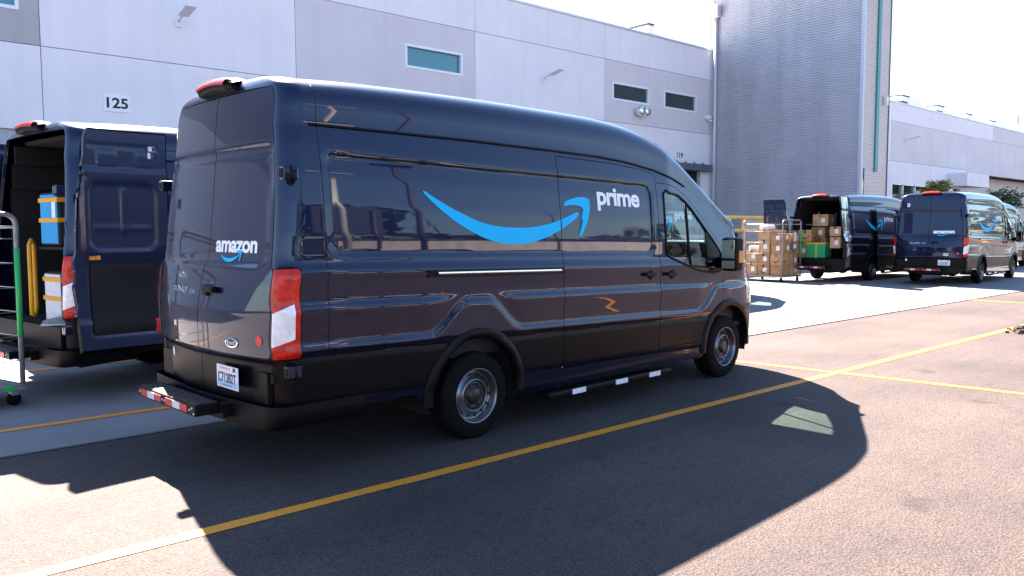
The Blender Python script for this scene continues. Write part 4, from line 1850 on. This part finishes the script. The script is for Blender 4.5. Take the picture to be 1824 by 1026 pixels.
def ribs(p0, p1, nrm, z1, material, pitch=.13, depth=.028):
    p0, p1, nrm = Vector(p0), Vector(p1), Vector(nrm)
    vs_, fs = [], []
    z = 0.0
    k = 0
    while z < z1:
        for dz, o in ((0, 0), (.035, 0), (.05, depth), (.115, depth)):
            for p in (p0, p1):
                q = p + nrm * o
                vs_.append((q.x, q.y, z + dz))
        z += pitch
        k += 4
    for i in range(k - 1):
        fs.append((2 * i, 2 * i + 1, 2 * i + 3, 2 * i + 2))
    mb = MB()
    mb.add(vs_, fs, material)
    return mb


D = WY - TY0
o = ribs((0, D + .2, 0), (0, .1, 0), (-1, 0, 0), TH, 'siding').build('ribbed_siding', tw)
o['label'] = 'grey ribbed side towards the loading yard'
o = ribs((.1, 0, 0), (TX1 - TX0 - .05, 0, 0), (0, -1, 0), TH, 'siding_light').build('ribbed_siding', tw)
o['label'] = 'paler ribbed front strip'
mb = MB()
mb.box((.02, .02, 0), (TX1 - TX0, D + .3, TH), 'siding')
mb.build('core', tw)
mb = MB()
mb.box((-.06, -.06, 0), (.12, .10, TH), 'trim_light')
mb.build('corner_trim', tw)
mb = MB()
mb.box((TX1 - TX0 - .06, -.05, 0), (TX1 - TX0 + .03, .10, TH), 'joint_dark')
mb.build('corner_trim', tw)
mb = MB()
mb.box((1.42, -.10, 4.55), (1.72, -.002, TH), 'teal_trim')
mb.build('teal_strip', tw)
mb = MB()
mb.box((2.28, -.22, 7.95), (2.5, -.03, 8.4), 'ac_white', None, .02)
mb.build('light_box', tw)
mb = MB()
mb.tube([(-.14, D - .32, 0), (-.14, D - .32, 13.6)], .095, 'trim_light', 10)
dp = mb.build('downpipe', tw)
mb = MB()
mb.box((-.38, D - .58, 13.55), (-.03, D - .02, 14.2), 'trim_light', None, .02)
mb.build('rain_head', dp)
mb = MB()
mb.box((-.04, D - .10, 0), (.02, D + .0, TH), 'trim_light')
mb.build('edge_trim', tw)

# ------------------------------------------------------------------ small things on the walls


def num_sign(x0, x1, z0, z1, s, label, fill=.8):
    mb = MB()
    mb.box((x0, WY - .025, z0), (x1, WY - .004, z1), 'sign_white')
    o = mb.build('number_sign')
    tag(o, label, 'sign', 'dock number signs')
    t = MB()
    w = (x1 - x0) * fill
    text_into(t, s, w, lambda u, v: Vector((x0 + (x1 - x0 - w) / 2 + u, WY - .028, z0 + (z1 - z0) * .22 + v)), 'sign_black', .03, (z1 - z0) * .80)
    t.build('lettering', o)


num_sign(7.12, 7.90, 5.36, 5.90, "125", 'white sign with black number 125 on the wall above the open van')
num_sign(35.95, 36.65, 5.5, 5.98, "119", 'small white sign with black number 119 over the dock door')


def wall_light(x, z, label):
    t = thing('wall_light', label, 'light', (x, WY, z), 0, 'lights on the warehouse wall')
    mb = MB()
    mb.box((-.10, -.06, -.16), (.10, -.002, .10), 'ac_white', None, .02)
    mb.build('bracket', t)
    mb = MB()
    mb.tube([(0, -.05, .02), (0, -.30, .12), (0, -.5, .16)], .04, 'ac_white', 8)
    mb.build('arm', t)
    mb = MB()
    M = Matrix.Translation((0, -.85, .20)) @ Matrix.Rotation(R(-12), 4, 'X')
    mb.box((-.18, -.40, -.03), (.18, .40, .035), 'ac_white', M, .02)
    mb.build('lamp_head', t)


wall_light(9.45, 8.42, 'pale wall light above the 125 sign')
wall_light(25.9, 8.60, 'pale arm light on the white panel right of the teal window')
wall_light(65.5, 8.6, 'pale arm light on the far wall right of the tower')
t = thing('wall_lamp', 'round silver floodlight under the two dark windows', 'light', (32.55, WY, 7.75))
mb = MB()
mb.lathe([(.0, -.5), (.20, -.5), (.24, -.42), (.24, -.2), (.15, -.1), (.1, .0)], 'chrome', 20)
mb.build('housing', t)
mb = MB()
mb.lathe([(.0, -.5), (.20, -.5), (.24, -.42), (.24, -.2), (.15, -.1), (.1, .0)], 'chrome', 20, Matrix.Translation((.42, 0, 0)))
mb.build('housing', t)
t = thing('security_camera', 'small white camera on the wall beside the downpipe', 'camera', (38.7, WY, 8.0))
mb = MB()
mb.box((-.12, -.35, -.1), (.12, -.0, .1), 'ac_white', None, .03)
mb.tube([(0, -.1, -.1), (.2, -.3, -.22)], .06, 'ac_white', 8)
mb.build('camera_body', t)


def roof_unit(x, y, w, d, h, label):
    t = thing('rooftop_unit', label, 'roof unit', (x, WY + y, 11.05), 0, 'units on the warehouse roof')
    mb = MB()
    mb.box((0, 0, 0), (w, d, h), 'ac_white', None, .03)
    mb.build('casing', t)
    mb = MB()
    mb.box((-.02, -.02, h * .50), (w * .22, d * .3, h * .74), 'ac_dark')
    mb.build('louvre', t)
    mb = MB()
    mb.box((-.1, -.1, h + .002), (w * .3, d + .1, h + .07), 'ac_dark')
    mb.build('hood', t)


for i, (x, lab) in enumerate(((68.5, 'white roof unit nearest the tower'), (76.0, 'second white roof unit from the tower'), (83.0, 'third white roof unit from the tower'), (89.5, 'fourth white roof unit from the tower'))):
    roof_unit(x, 1.6, 5.2, 4, 1.62 - .08 * i, lab)
roof_unit(35.0, 1.2, 1.4, 1.2, 1.75, 'small white roof unit on the near roof left of the tower')
mb = MB()
mb.tube([(97.5, WY + 1.6, 11.05), (97.5, WY + 1.6, 13.6)], .22, 'coping', 12)
tag(mb.build('vent_pipe'), 'pale vent pipe standing on the far roof', 'pipe')


# ------------------------------------------------------------------ planting
def tree(x, y, h, rx, rz, leafm, label, n=900, seed=1):
    rnd = random.Random(seed)
    t = thing('young_tree', label, 'tree', (x, y, 0), 0, 'small trees by the far wall')
    mb = MB()
    mb.tube([(0, 0, 0), (.06, 0, h * .35), (0, .05, h * .7), (.0, 0, h * .92)], [.09, .07, .045, .015], 'bark', 7)
    for k in range(9):
        a = k * 2.4
        z0 = h * (.4 + .055 * k)
        r = rx * (.5 + .3 * rnd.random())
        mb.tube([(0, 0, z0), (r * .5 * math.cos(a), r * .5 * math.sin(a), z0 + .25), (r * math.cos(a), r * math.sin(a), z0 + .55)], [.035, .022, .008], 'bark', 5)
    mb.build('trunk', t)
    vs_, fs = [], []
    cl = [(rnd.uniform(-1, 1) * rx * .75, rnd.uniform(-1, 1) * rx * .75, h - rz + rnd.uniform(-1, 1) * rz * .75) for _ in range(14)]
    for k in range(n):
        c = rnd.choice(cl)
        p = Vector((c[0] + rnd.gauss(0, rx * .2), c[1] + rnd.gauss(0, rx * .2), c[2] + rnd.gauss(0, rz * .2)))
        s = rnd.uniform(.10, .20)
        M = Matrix.Rotation(rnd.uniform(0, 6.3), 3, 'Z') @ Matrix.Rotation(rnd.uniform(-1.2, 1.2), 3, 'X')
        i = len(vs_)
        for q in ((-s, 0, 0), (0, -s * .45, .02), (s, 0, 0), (0, s * .45, .02)):
            vs_.append(p + M @ Vector(q))
        fs.append((i, i + 1, i + 2, i + 3))
    mb = MB()
    mb.add(vs_, fs, leafm)
    mb.build('crown', t)


tree(60.0, 22.3, 5.0, .95, .6, 'leaf_yellow', 'yellowish small tree behind the closed parked van', seed=3)
tree(56.9, 22.6, 4.3, .6, .6, 'leaf', 'thin darker sapling left of the yellowish tree', 350, seed=5)
tree(72.2, 22.0, 4.75, 1.5, .8, 'leaf', 'dark green small tree in front of the ribbed wall', 1100, seed=8)

# ------------------------------------------------------------------ the vans
VO = (3.88, 5.841, 0)
YAW = R(3.0)
VG = 'dark blue delivery vans'
make_van('large dark blue van in the foreground with big blue arrow on its side', VO, YAW, group=VG)
vA = (3.33, 9.53, .015)
vAy = R(9)
make_van('dark blue van at the left edge with its rear doors folded open', vA, vAy, openR=264, openL=262, plate=None, group=VG, cargo=True)
make_van('dark blue van parked behind the open left van, mostly hidden by it', (4.3, 12.9, .015), R(4), plate=None, group=VG)
make_van('dark blue van parked ahead, only its nose showing past the foreground van', (13.25, 12.05, .015), 0, plate=None, group=VG)
vB = (25.45, 12.35, .015)
make_van('dark blue van with open rear doors and boxes inside, beyond the cage cart', vB, 0, openR=100, openL=178, slide=.95, plate=None, group=VG, cargo=True)
make_van('closed dark blue van parked at the right with white lettering on its rear door', (26.4, 9.52, .015), R(4), plate="C14198T", group=VG)
make_van('dark blue van at the right edge, half hidden behind the closed parked van', (36.4, 12.2, .015), 0, plate=None, group=VG)


# ------------------------------------------------------------------ cargo and carts
def vloc(o, p):
    a = vAy if o is vA else 0.0
    return (o[0] + p[0] * math.cos(a) - p[1] * math.sin(a), o[1] + p[0] * math.sin(a) + p[1] * math.cos(a), o[2] + p[2])


GA = 'bags in the open van at the left'


def tote(loc, size, col, side, label, grp, text=None):
    """soft delivery bag: coloured front, dark sides, two yellow straps (front faces -X)"""
    t = thing('delivery_bag', label, 'bag', loc, vAy if grp == GA else 0.0, grp)
    a, b, h = size
    mb = MB()
    mb.box((0, -b / 2, 0), (a, b / 2, h), side, None, .02)
    mb.build('body', t)
    mb = MB()
    mb.box((-.006, -b / 2 + .02, .02), (.004, b / 2 - .02, h - .02), col, None, .004)
    mb.build('front_panel', t)
    mb = MB()
    mb.box((.05, -b / 2 - .006, .03), (a - .08, -b / 2 + .004, h - .03), side, None, .004)
    mb.build('side_panel', t)
    for z in (h * .48, h * .86):
        mb = MB()
        mb.box((-.014, -b / 2 - .012, z - .022), (.10, b / 2 + .01, z + .022), 'yellow_strap', None, .004)
        mb.build('strap', t)
    if text:
        mb = MB()
        mb.box((-.010, -b / 2 + .05, h * .50), (-.0065, -b / 2 + .13, h * .84), 'paper_label')
        p = mb.build('tag', t)
    return t


GA = 'bags in the open van at the left'
tote(vloc(vA, (-1.58, -.34, 1.50)), (.50, .44, .52), 'blue_tote', 'black_tote', 'bright blue bag with yellow straps in the left van', GA, True)
tote(vloc(vA, (-1.45, -.74, 1.49)), (.50, .28, .52), 'blue_tote', 'blue_tote', 'plain blue bag beside the strapped blue bag, behind the door pillar', GA)
tote(vloc(vA, (-1.58, -.36, .735)), (.50, .42, .50), 'white_tote', 'black_tote', 'off white bag with yellow straps in the left van', GA)
# small deck carrying the upper bags
mb = MB()
mb.box((-1.60, -.90, 1.46), (-.9, -.10, 1.487), 'black_plastic')
mb.box((-.95, -.13, .74), (-.92, -.10, 1.46), 'black_plastic')
o = mb.build('bag_shelf', None, vA)
o.rotation_euler = (0, 0, vAy)
tag(o, 'dark metal shelf holding the blue bags in the left van', 'shelf')
# yellow grab handle loop on the left
mb = MB()
lp = [(-1.66, -.02, .80), (-1.66, -.02, 1.0), (-1.66, -.02, 1.4), (-1.66, -.02, 1.50), (-1.62, .04, 1.55), (-1.58, .08, 1.50), (-1.58, .08, 1.2), (-1.58, .08, .85), (-1.61, .04, .78)]
mb.tube(lp, .022, 'yellow_strap', 8, closed=True)
o = mb.build('grab_handle', None, vA)
o.rotation_euler = (0, 0, vAy)
tag(o, 'yellow grab loop at the back of the left van', 'handle')


# sneaker on the sill
def sneaker(loc, rz, label):
    t = thing('sneaker', label, 'shoe', loc, rz)
    vs_, fs = [], []
    secs = [(-.14, .030, .075), (-.11, .038, .095), (-.06, .038, .088), (0, .040, .07), (.06, .046, .055), (.11, .044, .045), (.145, .028, .03)]
    n = 10
    for x, w, h in secs:
        for k in range(n):
            a = math.pi * k / (n - 1)
            vs_.append((x, -w * math.cos(a), .018 + h * math.sin(a)))
    for i in range(len(secs) - 1):
        for k in range(n - 1):
            a = i * n + k
            fs.append((a, a + n, a + n + 1, a + 1))
    fs.append(tuple(reversed(range(n))))
    fs.append(tuple((len(secs) - 1) * n + k for k in range(n)))
    mb = MB()
    mb.add(vs_, fs, 'shoe_grey', True)
    for q in range(4):
        mb.tube([(-.02 + q * .022, -.03, .075 - q * .006), (-.015 + q * .022, 0, .094 - q * .008), (-.02 + q * .022, .03, .075 - q * .006)], .004, 'shoe_sole', 5)
    mb.build('upper', t)
    mb = MB()
    mb.box((-.15, -.045, 0), (.155, .045, .022), 'shoe_sole', None, .012)
    mb.build('sole', t)
    return t


sneaker(vloc(vA, (-1.63, -.60, .727)), R(150), 'grey sneaker on the sill of the open left van')


def cart(loc, rz, w, d, h, label, grp, wires=5, wires_x=True, green=True, tube='cart_grey', posts=None):
    """roll cage: base, four posts, loop rails, wires, castors; local x = width, y = depth, origin at a near corner"""
    t = thing('roll_cart', label, 'cart', loc, rz, grp)
    zb = .20
    mb = MB()
    mb.box((0, 0, zb - .05), (w, .05, zb), tube)
    mb.box((0, d - .05, zb - .05), (w, d, zb), tube)
    mb.box((0, .05, zb - .05), (.05, d - .05, zb), tube)
    mb.box((w - .05, .05, zb - .05), (w, d - .05, zb), tube)
    mb.box((.05, .05, zb - .03), (w - .05, d - .05, zb - .01), tube)
    mb.build('base', t)
    for (x, y) in ((.02, .02), (w - .02, .02), (.02, d - .02), (w - .02, d - .02)):
        c = MB()
        c.lathe([(.0, -.02), (.06, -.02), (.062, 0), (.06, .02), (.0, .02)], 'rubber', 16, Matrix.Translation((min(max(x, .08), w - .08), min(max(y, .08), d - .08), .062)))
        c.box((min(max(x, .08), w - .08) - .03, min(max(y, .08), d - .08) - .03, .10), (min(max(x, .08), w - .08) + .03, min(max(y, .08), d - .08) + .03, zb - .05), tube)
        c.build('castor', t)
    for y in (.02, d - .02):
        r = .10
        pts = [(.02, y, zb - .03), (.02, y, h - r)]
        pts += [(.02 + r - r * math.cos(a), y, h - r + r * math.sin(a)) for a in np.linspace(0, math.pi / 2, 6)[1:]]
        pts += [(w - .02 - r + r * math.sin(a), y, h - r + r * math.cos(a)) for a in np.linspace(0, math.pi / 2, 6)]
        pts += [(w - .02, y, zb - .03)]
        c = MB()
        c.tube(pts, .023, tube, 10)
        c.build('loop_frame', t)
        for k in range(wires):
            z = zb + (h - zb) * (k + 1) / (wires + 1)
            c = MB()
            c.tube([(.03, y, z), (w - .03, y, z)], .0045, 'galv', 5)
            c.build('wire', t)
    for x in (.02, w - .02):
        c = MB()
        c.tube([(x, .02, h - .12), (x, d - .02, h - .12)], .016, tube, 6)
        c.build('side_rail', t)
        for k in range(wires):
            z = zb + (h - zb) * (k + 1) / (wires + 1)
            c = MB()
            c.tube([(x, .03, z), (x, d - .03, z)], .0045, 'galv', 5)
            c.build('wire', t)
    if wires_x:
        for k in range(1, 12):
            x = w * k / 12
            c = MB()
            c.tube([(x, d - .02, zb), (x, d - .02, h)], .004, 'galv', 5)
            c.build('wire', t)
    if green:
        c = MB()
        c.tube([(w - .02, .02, zb + (h - zb) * .28), (w - .02, .02, zb + (h - zb) * .80)], .0248, 'green_plastic', 10)
        c.build('green_sleeve', t)
        c = MB()
        c.box((w - .20, -.012, zb - .045), (w - .10, -.001, zb + .005), 'green_plastic', None, .004)
        c.build('green_tag', t)
    return t


# near cart at the left edge (only its right end shows)
cart((.45, 8.32, .015), math.atan2(.31, 1.05), 1.10, .75, 1.80, 'grey tube cage cart cut off by the left edge, green strip on its post', 'cage carts', wires=6, wires_x=False)


def box_mesh(name, a, b, h, cm, style):
    mb = MB()
    mb.box((0, 0, 0), (a, b, h), cm, None, .006)
    # tape over the top and down the fronts
    tm = 'tape' if style % 3 else 'tape_dark'
    mb.box((-.002, b / 2 - .03, h * .72), (a + .002, b / 2 + .03, h + .002), tm)
    if style % 2 == 0:
        mb.box((a / 2 - .025, -.0025, 0.01), (a / 2 + .025, .004, h - .01), tm)
    # shipping label on both near faces
    if style % 4 != 3:
        lw, lh = min(.12, a * .35), min(.14, h * .45)
        mb.box((a * .55, -.0035, h * .35), (a * .55 + lw, .002, h * .35 + lh), 'paper_label')
        mb.box((-.0035, b * .2, h * .3), (.002, b * .2 + lw, h * .3 + lh), 'paper_label')
    return mb


ROWN = ['bottom', 'second', 'third', 'fourth', 'top']


def smile_box(mb, a, h):
    """printed dark curve on a carton's -X face and -Y face"""
    for face in (0, 1):
        up, lo = [], []
        for i in range(11):
            t = i / 10
            u = a * (.2 + .55 * t)
            s = -4 * .06 * t * (1 - t)
            up.append((u, h * .42 + s * .6))
            lo.append((u, h * .42 + s - .012))
        f = (lambda u, v: (u, -.004, v)) if face == 0 else (lambda u, v: (-.004, a - u, v))
        mb.add([f(*p) for p in up] + [f(*p) for p in lo], [(i, 11 + i, 12 + i, i + 1) for i in range(10)], 'sign_black')
        mb.add([f(a * .70, h * .50), f(a * .80, h * .52), f(a * .79, h * .36)], [(0, 2, 1)], 'sign_black')


# loaded cage cart in the middle distance
CX, CY, CW, CDp, CHt = 22.55, 12.85, 1.15, 1.40, 1.92
cart((CX, CY, .015), 0, CW, CDp, CHt, 'grey cage cart piled with brown boxes behind the open van', 'cage carts', wires=4)
rnd = random.Random(11)
TOP = {}
GB = 'boxes in the loaded cage cart'
place = ['near right', 'near middle', 'near left', 'far right', 'far middle', 'far left']
heights = {0: 1.52, 1: 1.45, 2: .86, 3: 1.55, 4: 1.5, 5: .82}
for c in range(6):
    cy = c % 3
    cxk = c // 3
    y0 = CY + .06 + cy * (CDp - .12) / 3
    x0 = CX + .06 + cxk * (CW - .12) / 2
    z = .205
    for lv in range(5):
        h = rnd.uniform(.26, .42)
        if z + h > heights[c] + .32:
            break
        a = (CW - .12) / 2 - rnd.uniform(.01, .07)
        b = (CDp - .12) / 3 - rnd.uniform(.01, .05)
        mb = box_mesh('b', a, b, h, 'cardboard%d' % rnd.randrange(3), rnd.randrange(8))
        if (c + lv) % 4 == 1:
            smile_box(mb, min(a, b), h)
        o = mb.build('cardboard_box', None, (x0 + rnd.uniform(0, .02), y0 + rnd.uniform(0, .01), z))
        o.rotation_euler = (0, 0, rnd.uniform(-.03, .03))
        tag(o, 'brown box in the loaded cart, %s stack, %s from the floor' % (place[c], ['lowest', 'second', 'third', 'fourth', 'fifth'][lv]), 'box', GB)
        z += h + .003
    TOP[c] = (x0, y0, z)
# flat things on the near face of that cart
mb = MB()
mb.box((CX + .55, CY - .035, .98), (CX + .78, CY - .026, 1.62), 'cart_grey')
o = mb.build('label_board')
tag(o, 'grey board with printed sheets hung on the loaded cart', 'board')
for z, h in ((1.28, .28), (1.06, .13)):
    mb = MB()
    mb.box((CX + .59, CY - .039, z), (CX + .74, CY - .0365, z + h), 'paper_label')
    mb.build('sheet', o)
# soft white parcels on top
for i, (c, s, lab) in enumerate(((2, .34, 'white parcel lying on the low near left boxes of the cart'), (1, .36, 'pale parcel on the top middle of the cart'))):
    mb = MB()
    M = Matrix.Translation((TOP[c][0] + .24, TOP[c][1] + .22, TOP[c][2] - .002)) @ Matrix.Rotation(.4 + i, 4, 'Z')
    mb.box((-s / 2, -s / 2, 0), (s / 2, s / 2, .15), 'white_tote', M, .05)
    tag(mb.build('parcel'), lab, 'parcel')

# boxes and green bag inside the open van further right
GC = 'boxes in the open van at the right'
inb = [(-1.50, .42, .735, .45, .42, .50, 'brown box on the floor at the left of the open right van'), (-1.05, .05, .735, .40, .42, .62, 'tall box in the middle of the open right van'),
       (-1.45, -.62, 1.05, .38, .34, .34, 'brown box low at the right inside the open right van'), (-1.52, .30, 1.24, .40, .46, .38, 'brown box with printed curve above the green bag'),
       (-1.05, .10, 1.36, .5, .46, .34, 'box behind the printed one in the open right van'), (-.95, .05, 1.74, .45, .52, .38, 'highest box at the back of the open right van'),
       (-1.40, -.60, 1.42, .40, .36, .30, 'brown box halfway up at the right in the open right van')]
for i, (x, y, z, a, b, h, lab) in enumerate(inb):
    mb = box_mesh('b', a, b, h, 'cardboard%d' % (i % 3), i)
    if i == 3:
        smile_box(mb, a, h)
    o = mb.build('cardboard_box', None, vloc(vB, (x, y, z)))
    tag(o, lab, 'box', GC)
t = thing('delivery_bag', 'green bag with yellow strap in the open right van', 'bag', vloc(vB, (-1.64, -.22, .735)))
mb = MB()
mb.box((0, 0, 0), (.42, .62, .48), 'green_tote', None, .03)
mb.build('body', t)
mb = MB()
mb.box((-.006, .27, .0), (.10, .31, .485), 'yellow_strap', None, .004)
mb.build('strap', t)
mb = MB()
mb.box((-.004, .0, .44), (.4, .62, .486), 'yellow_strap', None, .004)
mb.build('trim', t)
mb = MB()
mb.tube([(2.30, -.90, .9), (2.30, -.90, 1.7)], .03, 'yellow_strap', 8)
tag(mb.build('grab_handle', None, vB), 'yellow grab bar in the side doorway of the open right van', 'handle')

# yellow guard rail and a cart with blue bag behind
t = thing('guard_rail', 'yellow steel guard rail in front of the grey tower', 'railing', (24.2, 16.5, 0))
for x in (.0, 1.0, 1.95, 3.3):
    mb = MB()
    mb.box((x - .05, -.05, 0), (x + .05, .05, 2.13), 'yellow_paint', None, .008)
    mb.build('post', t)
for z in (2.10, 1.62, 1.15, .55):
    mb = MB()
    mb.box((-.05, -.045, z - .05), (3.35, .045, z + .05), 'yellow_paint', None, .008)
    mb.build('rail', t)
cart((22.9, 15.4, .015), R(8), 1.1, .8, 1.75, 'grey cage cart with a blue bag, left of the box cart', 'cage carts', wires=4, green=False)
tote((23.35, 15.75, 1.52), (.30, .30, .46), 'blue_tote', 'black_tote', 'blue bag standing on the cart beside the foreground van mirror', 'bags in the yard')
tote((23.0, 15.8, 1.35), (.28, .40, .32), 'green_tote', 'black_tote', 'small dark green bag on the cart beside the foreground van mirror', 'bags in the yard')
mb = MB()
mb.box((22.95, 15.5, .22), (23.9, 16.1, 1.34), 'cardboard1', None, .01)
tag(mb.build('cardboard_box'), 'large brown box under the blue bag on the left cart', 'box')
mb = MB()
mb.tube([(36.0, 16.6, 0), (36.0, 16.6, 4.4)], .03, 'pole_dark', 6)
tag(mb.build('thin_pole'), 'thin dark pole standing before the grey tower', 'pole')

# ------------------------------------------------------------------ the rest of the yard, mirrored in the paintwork
def light_pole(x, y, h, m_, label, lean=0):
    t = thing('light_pole', label, 'lamp post', (x, y, 0), 0, 'yard lamp posts')
    mb = MB()
    mb.tube([(0, 0, 0), (0, 0, h)], [.14, .09], m_, 10)
    mb.build('pole', t)
    mb = MB()
    mb.box((-.3, -.3, 0), (.3, .3, .75), 'concrete', None, .05)
    mb.build('footing', t)
    mb = MB()
    mb.box((-.9, -.2, h), (.9, .2, h + .14), m_, None, .03)
    mb.build('lamp_head', t)


light_pole(12.2, -8.2, 7.2, 'pole_pale', 'pale yard lamp post right of the camera')
light_pole(17.8, -11.5, 9.5, 'pole_dark', 'dark tall yard lamp post right of the camera')
light_pole(48, -30, 10, 'pole_dark', 'far dark yard lamp post')
for i, (x, y) in enumerate(((13.5, -6.0), (18.2, -6.2), (23.5, -6.0), (30, -6.5))):
    t = thing('marker_post', 'orange marker post number %s along the far side of the yard' % ['one', 'two', 'three', 'four'][i], 'post', (x, y, 0), 0, 'orange marker posts')
    mb = MB()
    mb.lathe([(.0, 1.05), (.05, 1.05), (.055, .0)], 'orange', 12, Matrix.Rotation(R(90), 4, 'X'))
    mb.build('post', t)
    mb = MB()
    mb.box((-.2, -.2, 0), (.2, .2, .06), 'rubber', None, .01)
    mb.build('foot', t)
t = thing('billboard', 'dark roadside billboard on two posts, mirrored in the van side', 'billboard', (25.0, -29.0, 0))
mb = MB()
mb.box((0, -.15, 5.2), (5.2, .15, 8.2), 'sign_panel_dark', None, .03)
mb.build('panel', t)
for x in (.8, 4.4):
    mb = MB()
    mb.tube([(x, .3, 0), (x, .3, 7.6)], .15, 'pole_dark', 8)
    mb.build('post', t)
# low pale buildings and dark wood on the skyline behind the camera
for i, (x, y, w, d, h) in enumerate(((45, -64, 60, 8, 3.6), (-20, -66, 40, 8, 4.0), (120, -62, 50, 8, 4.0))):
    t = thing('low_building', 'low pale building far behind the camera, %s of three' % ['middle', 'left', 'right'][i], 'building', (x, y, 0), 0, 'low buildings across the road')
    mb = MB()
    mb.box((0, 0, 0), (w, d, h), 'pale_box')
    mb.build('wall', t)
    mb = MB()
    mb.box((-.3, -.3, h + .002), (w + .3, d + .3, h + .4), 'pole_dark')
    mb.build('roof', t)
rnd = random.Random(4)
vs_, fs = [], []
for k in range(11000):
    x = rnd.uniform(-250, 400)
    hh = 9 + 4 * math.sin(x * .045) + 3 * math.sin(x * .017 + 1) + 2 * math.sin(x * .21)
    p = Vector((x, -80 + rnd.uniform(-6, 6), rnd.random() ** .7 * hh * 1.45))
    if x > 235:
        p = Vector((245 + rnd.uniform(-6, 6), -80 + (x - 235) * .62, p.z * 1.3))
    s = rnd.uniform(.8, 1.9)
    M = Matrix.Rotation(rnd.uniform(0, 6.3), 3, 'Z') @ Matrix.Rotation(rnd.uniform(-1.4, 1.4), 3, 'X')
    i = len(vs_)
    for q in ((-s, -s * .5, 0), (s, -s * .6, 0), (s * .7, s * .7, 0), (-s * .6, s * .6, 0)):
        vs_.append(p + M @ Vector(q))
    fs.append((i, i + 1, i + 2, i + 3))
mb = MB()
mb.add(vs_, fs, 'leaf_dark')
tag(mb.build('wood'), 'dark line of trees on the far side of the yard', 'trees', kind='stuff')

bpy.context.view_layer.update()
